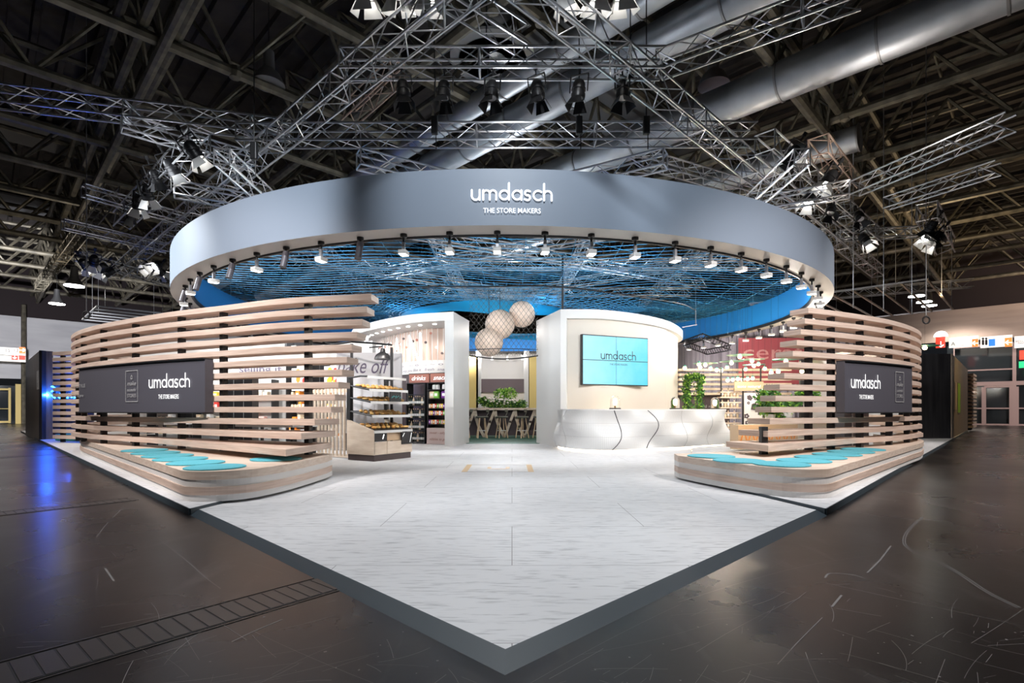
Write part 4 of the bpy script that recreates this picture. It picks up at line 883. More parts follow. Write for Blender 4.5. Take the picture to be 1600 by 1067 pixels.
for z in (.44, .78):
    f = MB(); pts = [(*(lambda p: p+(p-Vector((3.5, 17))).normalized()*.003)(cfront(CL*i/80, z)), z) for i in range(81)]; f.path(pts, .0035, 4); f.build('panel_joint', 'grey_line', e)
outl = [cfront(CL*i/60, 1.1)-(lambda p: (p-Vector((3.5, 17))).normalized()*.0)(cfront(CL*i/60, 1.1)) for i in range(61)]; inl = [p+(Vector((3.9, 18.5))-p).normalized()*.75 for p in outl]
f = MB(); f.strip(outl, inl, 1.1, 1.135); f.build('worktop', 'white_gloss', e)
f = MB(); bo = [cfront(CL*i/60, .12)+(Vector((3.9, 18.5))-cfront(CL*i/60, .12)).normalized()*.12 for i in range(61)]; bi = [p+(Vector((3.9, 18.5))-p).normalized()*.3 for p in bo]
f.strip(bo, bi, zf, .11); f.build('plinth', 'strip_glow', e)
f = MB(); bo2 = [p+(Vector((3.9, 18.5))-p).normalized()*.3 for p in outl]; f.strip(bo2, [p+(Vector((3.9, 18.5))-p).normalized()*.04 for p in bo2], .11, 1.1); f.build('inner_panel', 'white', e)
# glass dome lamps
def dome():
    e = thing('dome_lamp', '', 'lamp'); f = MB(); f.lathe([(.15, 0), (.15, .025), (.13, .03), (0, .03)], n=20); f.build('base', 'black', e, True)
    f = MB(); f.lathe([(.12, .03), (.12, .22), (.105, .28), (.07, .325), (.0, .345)], n=20); f.build('glass_dome', 'glass', e, True)
    f = MB(); f.lathe([(0, .09), (.03, .1), (.055, .16), (.05, .21), (.0, .25)], n=12); f.build('bulb', 'bulb', e, True); f = MB(); f.tube((0, 0, .03), (0, 0, .1), .018, 8); f.build('socket', 'gold', e); return e
dp = Proto(dome())
for k, (px, Y) in enumerate(((961, 13.55), (1055, 14.45), (1117, 15.4))):
    p = ((px-800)/F*Y, Y, 1.135); dp.put(p, label='glass dome lamp with warm bulb on the white counter, %s of three' % ('leftmost', 'middle', 'rightmost')[k]); point((p[0], p[1], 1.36), 4)
point((3.2, 14.8, .9), 18, (1, .8, .6), .15)

# ------------------------------------------------------------------ bakery rack
bo_ = (-3.47, 11.5); th = math.radians(58.5)
# local frame: x along the front from the near corner, y backwards (to the left in view)
O_ = Vector((-2.86, 10.93)); ux = Vector((math.cos(th), math.sin(th))); W2, D2 = 1.15, .82
e = thing('bakery_rack', 'wooden bakery self-service rack with four tiers of baked goods', 'bakery rack', (O_.x, O_.y, zf), th)
f = MB(); f.box((W2/2, D2/2, .065), (W2-.04, D2-.04, .13)); f.build('plinth', 'p_dark', e)
prof = [(0, .13), (D2, .13), (D2, .88), (0, .64)]
for x in (0, W2-.03): 
    f = MB(); f.add([(x, y, z) for y, z in prof]+[(x+.03, y, z) for y, z in prof], [(3, 2, 1, 0), (4, 5, 6, 7), (0, 1, 5, 4), (1, 2, 6, 5), (2, 3, 7, 6), (3, 0, 4, 7)]); f.build('side_panel', 'oak', e)
f = MB(); f.box((.19, .012, .27), (.36, .024, .27)); f.build('drawer_front', 'oak', e); f = MB(); f.box((.76, .012, .27), (.75, .024, .27)); f.build('drawer_front', 'oak', e)
f = MB(); f.box((.19, .006, .5), (.35, .03, .17)); f.build('bag_dispenser', 'black', e); f = MB(); f.box((.97, .0, .46), (.33, .04, .28)); f.build('bread_slicer', 'black', e); f = MB(); f.box((.6, .3, .5), (.42, .5, .17)); f.build('niche', 'wood', e)
f = MB(); f.ribbon([(.24, .47), (.27, .55)], .03, lambda x, y: (x, -.012, y)); f.ribbon([(.83, .49), (.88, .56)], .015, lambda x, y: (x, -.023, y)); f.ribbon([(1.06, .36), (1.11, .56)], .015, lambda x, y: (x, -.023, y)); f.build('pictogram', 'letter_white', e)
f = MB(); f.box((W2/2, -.005, .615), (W2, .03, .055)); f.build('price_rail', 'white_gloss', e)
f = MB(); f.box((0.03, D2-.05, 1.33), (.06, .1, .95)); f.box((W2-.03, D2-.05, 1.33), (.06, .1, .95)); f.build('upright', 'black', e)
f = MB(); f.box((W2/2, D2-.02, 1.3), (W2, .015, .85)); f.build('back_glass', 'glass', e)
tiers = [(.66, .72, .0), (.95, .66, .06), (1.24, .62, .1), (1.5, .6, .14)]
for k, (z, dep, y0) in enumerate(tiers):
    f = MB(); sl = .17*dep
    vs = [(.03, y0, z), (W2-.03, y0, z), (W2-.03, y0+dep, z+sl), (.03, y0+dep, z+sl)]; f.add(vs+[(a, b2, c-.025) for a, b2, c in vs], [(0, 1, 2, 3), (7, 6, 5, 4), (0, 4, 5, 1), (1, 5, 6, 2), (2, 6, 7, 3), (3, 7, 4, 0)]); f.build('tray', 'black_metal', e)
    if k: f = MB(); f.box((W2/2, y0-.01, z-.01), (W2, .02, .055)); f.build('price_rail', 'white_gloss', e)
    for x in ((.02, W2-.02) if k else ()):
        f = MB(); f.path([(x, y0, z), (x, y0+dep*.5, z+.045), (x, D2-.06, z+.1)], .018, 6); f.build('arm', 'black', e)
    if k: f = MB(); f.box((W2/2, y0-.02, z+.13-.0), (W2-.1, .006, .2)); f.build('front_flap', 'glass', e)
f = MB(); f.box((W2/2, .2, 1.765), (W2, .06, .05)); f.build('light_header', 'white_gloss', e); f = MB(); f.path([(0, .2, 1.78), (0, .4, 1.79), (0, D2-.06, 1.76)], .02, 6); f.path([(W2, .2, 1.78), (W2, .4, 1.79), (W2, D2-.06, 1.76)], .02, 6); f.build('header_arm', 'black', e)
f = MB(); f.box((.62, .0, 1.36), (.34, .03, .21)); f.build('display_tablet', 'black', e, bevel=.008)
f = MB()
for k in range(7): f.ribbon([(.5+.04*k, 1.33+.02*(k % 3)), (.515+.04*k, 1.36+.02*(k % 2))], .012, lambda x, y: (x, -.017, y))
f.build('screen_marks', 'teal', e)
loaf = []
for sh, (rx, ry, rz_) in enumerate(((.062, .04, .03), (.045, .045, .032), (.085, .032, .026))):
    for mt in ('bread', 'bread_light'):
        e = thing('bread_roll' if sh < 2 else 'baguette_roll', '', 'bread'); f = MB(); f.ball((0, 0, rz_*.8), 1, 12, (rx, ry, rz_)); f.build('crust', mt, e, True)
        f = MB()
        for q_ in (-.4, 0, .4): f.tube((q_*rx-.008, -ry*.5, rz_*1.62), (q_*rx+.008, ry*.5, rz_*1.62), .005, 5)
        f.build('scoring', 'bread_light' if mt == 'bread' else 'bread', e); loaf.append(Proto(e))
random.seed(3)
for k, (z, dep, y0) in enumerate(tiers):
    for i in range(8):
        for j in range(3):
            sh = (k+i//3) % 3; x = .1+i*.135+random.uniform(-.01, .01); y = y0+.1+j*.17+random.uniform(-.015, .015); lx = O_.x+x*ux.x-y*ux.y; ly = O_.y+x*ux.y+y*ux.x; pr_ = loaf[2*sh+((i+j+k) % 2)]
            pr_.put((lx, ly, zf+z+.17*(y-y0)+.004), (.17, 0, th+random.uniform(-.4, .4)), '%s %s on the %s tier of the bakery rack' % (('golden brown', 'pale golden')[(i+j+k) % 2], ('oval roll', 'round roll', 'long roll')[sh], ('lowest', 'second lowest', 'second highest', 'highest')[k]), '%s %s rolls on the %s bakery tier' % (('golden brown', 'pale')[(i+j+k) % 2], ('oval', 'round', 'long')[sh], ('lowest', 'second lowest', 'second highest', 'highest')[k]))
spot((-2.6, 10.9, 2.6), (-3.1, 11.6, .9), 45, 90, (1, .9, .8))
# backing sign with handwriting
e = thing('bakery_sign', 'pale grey panel with handwritten words bake off behind the rack', 'sign', (-3.9, 12.35, 0), math.radians(12))
f = MB(); f.box((.55, 0, 1.52), (1.5, .03, 1.9)); f.build('panel', 'hall_wall', e)
f = MB(); text_mb(f, 'bake off', .52, lambda x, y: (x, -.02, y), .42, 1.98, .35, width=1.2); f.build('handwriting', 'ink_soft', e)
# portal frame with pendant lamp
e = thing('lamp_gallows', 'slim black frame of two posts and a bent arm holding the dome lamp', 'frame')
f = MB(); a = P(549.5, 718, 11.55); f.box((a.x, a.y, 1.3), (.05, .05, 2.52)); f.build('post', 'black', e); f = MB(); a2 = P(612, 600, 12.2); f.box((a2.x, a2.y, 1.3), (.06, .05, 2.52)); f.build('post', 'black', e)
f = MB(); f.path([P(508, 540, 12), P(549, 534, 11.6), P(580, 536, 11.8), P(612, 539, 12.2)], .022, 6); f.path([P(577, 543, 11.4), P(598, 541, 11.4)], .015, 6); f.build('arm', 'black', e)
p = P(598, 561.5, 11.4); e = thing('pendant_lamp', 'matt black dome pendant lamp above the bakery rack', 'lamp', p)
f = MB(); f.lathe([(.18, 0), (.175, .03), (.15, .09), (.10, .135), (.055, .16), (.05, .2), (.04, .24), (.0, .25)], n=24); f.build('shade', 'black_metal', e, True); f = MB(); f.tube((0, 0, .24), (0, 0, .31), .012); f.build('stem', 'black', e); f = MB(); f.ball((0, 0, .05), .045, 10); f.build('bulb', 'lens_soft', e)
# wooden lattice screen
p0, p1 = P(484, 712, 12.3), P(547, 716, 11.6)
d = (p1-p0).xy; L0 = d.length; e = thing('lattice_screen', 'light wooden screen of upright slats beside the bakery rack', 'screen', (p0.x, p0.y, zf), math.atan2(d.y, d.x))
n = 11
for i in range(n): f = MB(); f.box((L0*(i+.5)/n, 0, .80), (.035, .05, 1.5)); f.build('upright_slat', 'oak', e)
for z in (.05, 1.5): f = MB(); f.box((L0/2, .03, z), (L0, .03, .07)); f.build('rail', 'oak', e)

# ------------------------------------------------------------------ shop behind the left fence
e = bpy.data.objects.new('wall_partition', None); C.objects.link(e); struct(e)
f = MB(); f.prism([(-12.6, 15.9), (-6.6, 15.3), (-6.6, 15.45), (-12.6, 16.05)], zb, 3.15); f.prism([(-6.6, 15.3), (-3.6, 13.6), (-3.55, 13.75), (-6.55, 15.45)], zb, 2.9); f.build('white_partition', 'white', e)
def wall_text(x, y, z, txt, w, h, rz, lb, mt='ink', nm='wall_lettering', shear=0):
    e = thing(nm, lb, 'lettering', (x, y, z), rz); f = MB(); text_mb(f, txt, h, lambda a, b2: (a, 0, b2), 0, 0, shear, width=w, thick=.01); f.build('letters', mt, e)
r1 = math.atan2(-.6, 6.0); r2 = math.atan2(-1.7, 3.0)
wall_text(-9.2, 15.5, 2.35, 'lifestyle & more', 1.7, .32, r1, 'dark lettering on the white shop wall above the left sign panel')
wall_text(-7.3, 15.3, 2.2, 'selling it', 1.3, .3, r1, 'dark thin lettering high on the shop wall behind the fence middle', 'ink_soft')
def display(x, y, rz, w, h, levels, lb, back='white', frame='black', seed=0, name='display_shelf'):
    random.seed(seed); e = thing(name, lb, 'shelf', (x, y, zb), rz)
    f = MB()
    for sx in (-w/2, w/2): f.box((sx, 0, h/2), (.03, .35, h))
    f.build('side_frame', frame, e); f = MB(); f.box((0, .17, h/2), (w, .02, h)); f.build('back_panel', back, e)
    for z in levels: f = MB(); f.box((0, 0, z), (w, .36, .025)); f.build('shelf', 'white', e)
    return e
def lp(x, y, rz, a, b2): c, s = math.cos(rz), math.sin(rz); return (x+a*c-b2*s, y+a*s+b2*c)
BX = {}
def shop_box(c, w, h): 
    k = (c, w, h)
    if k not in BX: BX[k] = Proto(pack(c, w, .16, h, 'product_box', cn[c]+' product box on a shop shelf', 'box', False, 'p_beige' if c == 'p_white' else 'p_white'))
    return BX[k]
jar_e = thing('glass_jar', '', 'jar'); f = MB(); f.lathe([(.045, 0), (.05, .02), (.05, .11), (.035, .13), (0, .13)], n=10); f.build('jar_body', 'p_beige', jar_e, True); f = MB(); f.lathe([(.038, .13), (.038, .15), (0, .15)], n=10); f.build('lid', 'black', jar_e); jarp = Proto(jar_e)
DS = [(-9.9, 15.25, r1, 1.1, 1.9, 'leftmost white shop shelf behind the left fence'), (-8.5, 15.1, r1, 1.1, 1.9, 'second white shop shelf behind the left fence'), (-7.2, 14.97, r1, 1.0, 1.9, 'third shop shelf behind the left fence, beneath the thin lettering'), (-5.75, 14.55, r2, 1.0, 2.3, 'tall shop shelf with food pictures behind the left fence'), (-4.6, 13.85, r2, .9, 2.3, 'shop shelf nearest the lattice screen behind the left fence')]
for k, (x, y, rz, w, h, l) in enumerate(DS):
    lv = [.35, .7, 1.05, 1.4]; display(x, y, rz, w, h, lv, l, seed=k)
    for j, z in enumerate(lv):
        a = -w/2+.12
        while a < w/2-.1:
            r0 = random.random()
            if r0 < .5: c = random.choice(('p_white', 'p_beige', 'p_yellow', 'p_pink', 'p_orange', 'p_red')); bw, bh = random.choice(((.12, .2), (.16, .14))); o = shop_box(c, bw, bh).put((*lp(x, y, rz, a, -.05), zb+z+.014), (0, 0, rz), '%s box on the %s, row %s' % (cn[c], l.replace('behind the left fence', 'behind the fence'), ('one', 'two', 'three', 'four')[j]), '%s boxes on the %s, row %d' % (cn[c], l.split(' behind')[0], j+1)); a += bw+.04
            elif r0 < .8: jarp.put((*lp(x, y, rz, a, -.05), zb+z+.014), (0, 0, rz), 'beige jar with black lid on the %s' % l.split(' behind')[0], 'jars on the %s' % l.split(' behind')[0]); a += .13
            else: a += .15
for k, (x, y, rz, c1, c2, l) in enumerate(((-5.75, 14.42, r2, 'p_orange', 'p_red', 'orange and red food picture above the tall shop shelf'), (-4.6, 13.72, r2, 'p_red', 'p_yellow', 'red and yellow food picture above the shelf next to the lattice'))):
    e = thing('food_picture', l, 'picture', (x, y, 1.95), rz); f = MB(); f.box((0, 0, 0), (.8, .02, .62)); f.build('print', 'p_white', e); f = MB()
    random.seed(k)
    for j in range(9): f.add([(-.35+random.random()*.7+.09*math.cos(2*PI*i/9), -.012-.0005*j, -.25+.0) for i in range(0)], []) ; cx, cz, r = random.uniform(-.28, .28), random.uniform(-.2, .2), random.uniform(.06, .13); f.add([(cx+r*math.cos(2*PI*i/9), -.012-.0006*j, cz+r*math.sin(2*PI*i/9)) for i in range(9)], [tuple(range(9))])
    f.build('printed_shapes', c1, e); f = MB()
    for j in range(6): cx, cz, r = random.uniform(-.28, .28), random.uniform(-.2, .2), random.uniform(.04, .09); f.add([(cx+r*math.cos(2*PI*i/9), -.02-.0006*j, cz+r*math.sin(2*PI*i/9)) for i in range(9)], [tuple(range(9))])
    f.build('printed_highlights', c2, e)
# low tables, black column and teal crate
e = thing('black_column', 'matt black tiled column right behind the left sign panel', 'column', (-6.1, 11.9, zb)); f = MB(); f.box((0, 0, .95), (.62, .3, 1.75)); f.build('panels', 'black', e); f = MB()
for x in (-.1, .12): f.box((x, -.153, .95), (.008, .004, 1.7))
f.build('joints', 'grey_line', e)
for k, (x, y, w, l) in enumerate(((-8.6, 12.9, 1.3, 'white sales table with legs, farther left behind the fence'), (-5.0, 11.2, 1.6, 'white sales table with legs, behind the middle of the left fence'))):
    e = thing('sales_table', l, 'table', (x, y, zb), -.4); f = MB(); f.box((0, 0, .72), (w, .7, .06)); f.build('table_top', 'white', e)
    for sx in (-1, 1):
        for sy in (-1, 1): f = MB(); f.box((sx*(w/2-.05), sy*.3, .345), (.05, .05, .69)); f.build('leg', 'black', e)
e = pack('p_white', .25, .2, .12, 'teal_crate', 'small teal crate on the sales table behind the left sign panel', 'crate'); e.location = (-8.3, 12.6, zb+.751); e.children[0].data.materials[0] = M['teal']
for k in range(3):
    spot((-8.8+k*2.0, 13.2-.5*k, 3.9), (-8.9+k*2.0, 15.0-.5*k, 1.2), 130, 110, (1, .95, .9))

# ------------------------------------------------------------------ bar area through the portal
b_ = MB(); b_.prism([(-1.45, 16.7), (.85, 16.7), (2.6, 21.6), (2.6, 26), (-3.4, 26), (-3.4, 21.6)], zf, zf+.012); o = b_.build('carpet', 'green_floor'); tag(o, 'dark green carpet in the bar area between the white walls', 'carpet')
by = 20.6
e = thing('bar_table', 'long light wooden bar table on curved V-shaped supports', 'table', (-.3, by, zf+.012))
f = MB(); f.box((0, .15, 1.1), (4.2, .8, .07)); f.build('table_top', 'oak', e)
for k in range(5):
    cx = -1.55+k*.78; f = MB()
    pts = [(-.36, 1.06), (-.33, .75), (-.22, .4), (-.02, .03)]; f.ribbon([(cx+a, b2) for a, b2 in pts], .11, lambda x, y: (x, -.12, y)); pts = [(.4, 1.06), (.22, .6), (.02, .03)]; f.ribbon([(cx+a, b2) for a, b2 in pts], .10, lambda x, y: (x, -.14, y))
    o = f.build('curved_support', 'oak', e); sm = o.modifiers.new('thick', 'SOLIDIFY'); sm.thickness = .06
f = MB(); f.box((0, .3, .55), (4.1, .04, 1.0)); f.build('modesty_panel', 'plum', e)
def stool():
    e = thing('bar_stool', '', 'stool')
    f = MB(); f.lathe([(.0, .77), (.22, .76), (.25, .79), (.23, .82), (0, .815)], n=20); f.build('seat', 'moss_grey', e, True)
    for i in range(4):
        a = PI/4+i*PI/2; f = MB(); f.tube((.13*math.cos(a), .13*math.sin(a), .77), (.25*math.cos(a), .25*math.sin(a), 0), .02, 7); f.build('leg', 'wood', e)
    f = MB(); q = [(.205*math.cos(PI/4+i*PI/2), .205*math.sin(PI/4+i*PI/2), .28) for i in range(5)]; f.path(q, .011, 6); f.build('footrest', 'white', e)
    f = MB(); f.path([(.18, .1, .8), (.27, .12, .95), (.22, .14, 1.02)], .014, 6); f.box((.24, .13, 1.03), (.12, .03, .1)); f.build('backrest', 'moss_grey', e); return e
st = Proto(stool())
for k, px in enumerate((726, 753, 784, 816, 843)): st.put(((px-800)/F*19.9, 19.9, zf+.012), (0, 0, .2*k), 'bar stool with grey seat and wooden legs at the bar table, %s from left' % ('first', 'second', 'third', 'fourth', 'fifth')[k])
yb = 24.5
for px0, px1, y0, y1, mt, nm, l in ((700, 747, 557, 652, 'yellow', 'wall_yellow', 0), (826, 880, 557, 652, 'yellow', 'wall_yellow', 0), (744, 751.5, 548, 652, 'white', 'wall_column', 0), (819, 827, 548, 652, 'white', 'wall_column', 0)):
    a, b2 = P(px0, y1, yb), P(px1, y0, yb); f = MB(); f.prism([(a.x, yb), (b2.x, yb), (b2.x, yb+.25), (a.x, yb+.25)], zf, b2.z); struct(f.build(nm, mt))
def backing(px0, px1, y0, y1, Y, mt, nm, th_=.2):
    a, b2 = P(px0, y1, Y), P(px1, y0, Y); f = MB(); f.prism([(a.x, Y), (b2.x, Y), (b2.x, Y+th_), (a.x, Y+th_)], a.z, b2.z); return struct(f.build(nm, mt))
backing(640, 930, 540, 592, 29, 'white', 'wall_back'); backing(640, 930, 592, 613, 28.8, 'plum', 'wall_back_band'); backing(640, 930, 613, 665, 29, 'cream', 'wall_back_low')
for k in range(3): spot((-2+2*k, 24, 3.9), (-2+2*k, 28.9, 2.2), 260, 110, (1, .93, .9))
point((-.3, 22.5, 3.4), 120, (1, .93, .88), .04); point((-.3, 18.6, 3.9), 60, (1, .93, .88), .04); spot((0, 12.2, 4.0), (-.2, 16.6, 3.8), 130, 34)  # lights added to brighten the bar, its table front and the balls
# plants behind the bar
def leafy(name, lb, cat, loc, r, n, size, mts=('leaf', 'leaf_light', 'leaf_dark'), flowers=0, pot=True, sc=(1, 1, .8), h0=.0, group=None):
    e = thing(name, lb, cat, loc, 0, group)
    for mi, mt in enumerate(mts):
        f = MB()
        for k in range(n//len(mts)):
            v = Vector((random.gauss(0, 1), random.gauss(0, 1), random.gauss(0, 1))).normalized()*r*random.uniform(.55, 1); v = Vector((v.x*sc[0], v.y*sc[1], v.z*sc[2]+h0)); R = Euler((random.uniform(0, 6), random.uniform(0, 6), random.uniform(0, 6))).to_matrix()
            f.add([v+R@Vector(p)*size for p in ((0, 0, 0), (.35, .5, .1), (0, 1.2, 0), (-.35, .5, .1))], [(0, 1, 2), (0, 2, 3)])
        f.build('foliage', mt, e)
    if flowers:
        for k in range(flowers):
            v = Vector((random.uniform(-1, 1)*r*sc[0], -r*sc[1]*.9, h0+random.uniform(.1, 1)*r*sc[2])); f = MB(); f.ball(v, .05, 8, (1, 1, .8)); f.build('blossom', 'flower', e)
    if pot: f = MB(); f.lathe([(.1, 0), (.14, .2), (.12, .2), (.11, .17), (0, .17)], (0, 0, h0-r*sc[2]-.14), 12); f.build('pot', 'white', e, True)
    return e
random.seed(11)
for k, (px, py, r, nm, l) in enumerate(((754, 622, .2, 'leafy_plant', 'small spiky plant at the far left of the bar planting'), (762, 626, .26, 'flowering_plant', 'white-flowering plant at the left of the bar planting'), (773, 628, .28, 'flowering_plant', 'white-flowering plant left of the middle behind the bar table'), (784, 628, .28, 'flowering_plant', 'white-flowering plant in the middle behind the bar table'), (796, 628, .26, 'flowering_plant', 'white-flowering plant right of the middle behind the bar table'), (806, 630, .26, 'flowering_plant', 'green plant right behind the bar table'), (815, 628, .24, 'flowering_plant', 'plant at the far right behind the bar table'), (783, 613, .34, 'shrub', 'taller rounded pale green shrub, left of two, behind the bar table'), (797, 613, .34, 'shrub', 'taller rounded pale green shrub, right of two, behind the bar table'))):
    Y = 22.4 if k < 7 else 22.9; leafy(nm, l, 'plant', P(px, py+(4 if k < 7 else 2), Y), r, 210, .09, flowers=6 if 0 < k < 5 else 0, pot=False, mts=('leaf', 'leaf_light', 'leaf_dark') if k < 7 else ('leaf', 'leaf_light', 'leaf_light'))
e = thing('planting_shelf', 'long low white shelf carrying the plants behind the bar table', 'shelf', (-.4, 22.5, zf+.012)); f = MB(); f.box((0, 0, 1.02), (3.4, .7, .06)); f.box((0, .0, .6), (3.4, .7, .05)); f.build('boards', 'white', e); f = MB(); f.box((-1.65, 0, .5), (.06, .7, 1.0)); f.box((1.65, 0, .5), (.06, .7, 1.0)); f.build('side_panel', 'white', e)
# three ball lamps
for k, (px, py, r, Y) in enumerate(((815.5, 491, .42, 16.9), (781, 507, .465, 16.6), (764, 534.5, .44, 16.35))):
    c = P(px, py, Y); e = thing('ball_lamp', 'large pale veneer ball lamp hanging behind the net, %s of three' % ('highest', 'middle', 'lowest')[k], 'lamp', c); f = MB(); f.ball((0, 0, 0), r, 32); f.build('veneer_ball', 'veneer' if 'veneer' in M else 'slat_top', e, True); f = MB(); f.tube((0, 0, r*.95), (0, 0, 4.95-c.z if c.z < 4.3 else .6), .01); f.build('cable', 'black', e)
# curved rail with diamond net
rail = spline([P(545, 462, 17), P(650, 447, 15.75), P(760, 446, 15.7), P(880, 447, 15.75), P(1050, 470, 17.9), P(1087, 484, 19.4)], 10)
for p in rail: p.z = 4.78
e = thing('net_rail', 'thin black curved rail with net hanging above the white portal walls', 'rail'); f = MB(); f.path(rail, .022, 6); f.build('rail_tube', 'black', e); f = MB(); a = P(879, 483, 15.75); f.tube((a.x, 15.75, 4.0), (a.x, 15.75, 5.75), .03, 6); f.build('pole', 'black', e)
f = MB(); a = rail[-1]; f.tube(a, (a.x, a.y, 5.8), .012, 5); f.tube(a, (a.x, a.y, 4.2), .02, 5); f.tube((a.x-.6, a.y-.3, 4.1), (a.x+.05, a.y, 4.25), .02, 5); f.build('drop_rod', 'alu_dark', e)
e = thing('diamond_net', 'dark diamond-mesh net hanging between the two white portal walls', 'net')
f = MB(); x0, x1, zt, zb2, Y = -1.28, .78, 4.75, 2.74, 15.85; s_ = .15
def yz(x): return Y+.0*x
n = int((x1-x0+(zt-zb2))/s_)
for k in range(-int((zt-zb2)/s_)-1, int((x1-x0)/s_)+1):
    for sg in (1, -1):
        a0 = x0+k*s_; pts = []
        xa, za, xb_, zb_ = a0, zb2, a0+(zt-zb2)*.75, zt
        def clip(xa, za, xb_, zb_):
            if xa < x0: t = (x0-xa)/(xb_-xa); za = za+(zb_-za)*t; xa = x0
            if xb_ > x1: t = (x1-xa)/(xb_-xa); zb_ = za+(zb_-za)*t; xb_ = x1
            return xa, za, xb_, zb_
        if xb_ <= x0 or xa >= x1: continue
        xa, za, xb_, zb_ = clip(xa, za, xb_, zb_)
        if sg < 0: xa, xb_ = x0+x1-xa, x0+x1-xb_
        f.tube((xa, Y, za), (xb_, Y, zb_), .0045, 4, cap=False)
o = f.build('mesh_strings', 'rope_grey', e); o['kind'] = 'stuff'
for z, dz in ((2.74, 0), (2.92, .05)): f = MB(); f.path([(x0+(x1-x0)*i/8, Y-.02, z-.10*math.sin(PI*i/8)*(1 if dz == 0 else -.3)) for i in range(9)], .02 if dz == 0 else .012, 6); f.build('edge_rope', 'black', e)

# ------------------------------------------------------------------ restaurant corner at right, behind the counter and the right fence
Yc = 30
b_ = MB(); vs = []; n = 90
for i in range(n+1):
    x = 8.5+13*i/n; y = Yc+.12*math.sin(i*1.9); vs += [(x, y, 0), (x, y, 6.2)]
b_.add(vs, [(2*i, 2*i+2, 2*i+3, 2*i+1) for i in range(n)]); tag(b_.build('curtain', 'curtain', None, True), 'tall pleated grey curtain behind the restaurant corner', 'curtain')
e = thing('red_banner', 'translucent dusky red banner with pale rounded lettering hanging before the curtain', 'banner'); a, b2 = P(1154, 600, 29), P(1262, 528, 29); f = MB(); f.box(((a.x+b2.x)/2, 29, (a.z+b2.z)/2), (b2.x-a.x, .04, b2.z-a.z)); f.build('cloth', 'red_sign', e)
f = MB(); a2 = P(1160, 561, 28.95); text_mb(f, 'ceraf', 1.15, lambda x, y: (a2.x+x, 28.95, a2.z+y), 1.7, 0, width=3.3); f.build('lettering', 'p_pink', e)
e = thing('black_truss_frame', 'small black square truss hanging over the restaurant corner', 'truss')
q = [T(1068, 536, 4.0), T(1098, 526, 4.0), T(1142, 543, 4.0), T(1105, 550, 4.0)]
for k in range(4):
    f = MB(); a, b2 = q[k], q[(k+1) % 4].copy(); b2.z = a.z = q[0].z
    for dz in (-.12, .12): f.tube(a+Vector((0, 0, dz)), b2+Vector((0, 0, dz)), .03, 5)
    for i in range(10): f.tube(a.lerp(b2, i/10)+Vector((0, 0, -.12)), a.lerp(b2, (i+1)/10)+Vector((0, 0, .12)), .018, 4)
    f.build('side', 'black', e)
# pendant lamps with flat green shades and bare bulbs
def disc_lamp(r):
    e = thing('disc_pendant', '', 'lamp'); f = MB(); f.lathe([(.03, .06), (.04, .04), (r, .01), (r, 0), (.04, .02), (0, .02)], n=20); f.build('glass_shade', 'shade_green', e, True); f = MB(); f.ball((0, 0, -.05), .07, 10); f.build('bulb', 'bulb', e); f = MB(); f.tube((0, 0, .06), (0, 0, 2.6), .003, 4); f.build('cable', 'ink', e); return e
mat('shade_green', (.12, .42, .33), .3)
dlp = Proto(disc_lamp(.42)); dls = Proto(disc_lamp(.07))
for k, (px, py, Y) in enumerate(((1156, 555, 17.5), (1175, 562, 19), (1228, 562, 17.5), (1102, 568, 19), (1143, 565, 19), (1178, 570, 21), (1290, 556, 16), (1445, 541, 17))): dlp.put(P(px, py, Y), label='flat green disc pendant lamp, %s' % ('lit, hanging alone before the red banner edge', 'over the slatted shelves right of centre', 'seen just right of the banner between fence slats', 'leftmost near the ivy', 'small and second from left', 'lowest right of the rod', 'behind the upper right fence slats', 'above the black cabin')[k])
for k, (px, py, Y) in enumerate(((1070, 573, 19), (1092, 567, 19), (1094, 572, 20), (1110, 574, 20), (1120, 576, 19.5), (1127, 577, 20), (1136, 572, 21), (1165, 575, 20), (1185, 567, 20), (1195, 574, 20), (1205, 580, 18), (1216, 578, 17), (1137, 592, 19), (1145, 591, 19.5), (1153, 590, 19), (1160, 591, 20), (1168, 590, 19), (1176, 589, 20), (1253, 578, 18), (1280, 562, 18))):
    dls.put(P(px, py, Y), label='small bare glowing bulb pendant among the restaurant lamps', group='bare bulb pendants in the restaurant corner')
for p, w in (((7.5, 19, 2.9), 160), ((9.5, 21, 2.9), 160), ((8.5, 17.5, 2.8), 120), ((11.5, 19.5, 3.2), 120)): point(p, w, (1, .8, .6), .04)
# horizontal slat shelving, dark wall, ivy
e = thing('slat_screen_wall', 'horizontal light wood slat screen behind the reception counter', 'slat screen')
for k in range(6):
    a, b2 = P(1060, 0, 21), P(1235, 0, 21); z = 1.75+k*.19; f = MB(); f.box(((a.x+b2.x)/2, 21, z), (b2.x-a.x, .2, .09)); f.build('slat', 'oak', e)
a, b2 = P(1060, 640, 21.2), P(1140, 640, 21.2); b_ = MB(); b_.prism([(a.x, 21.2), (b2.x, 21.2), (b2.x, 21.4), (a.x, 21.4)], zf, 1.75); struct(b_.build('wall_dark', 'plum'))
wall_text((a.x+b2.x)/2+.3, 21.15, 1.2, 'food moment', 1.2, .16, 0, 'small pale lettering on the dark wall behind the counter', 'grey_line')
e = thing('open_shelf', 'tall wooden open shelf with black uprights and jars at right of the counter', 'shelf', (8.0, 19.3, zf))
for x in (-.35, .45, 1.1): f = MB(); f.box((x, 0, 1.3), (.04, .04, 2.6)); f.build('upright', 'black', e)
for k in range(9): f = MB(); f.box((.0, .15, .2+k*.19), (.75, .35, .05)); f.build('shelf_board', 'oak', e)
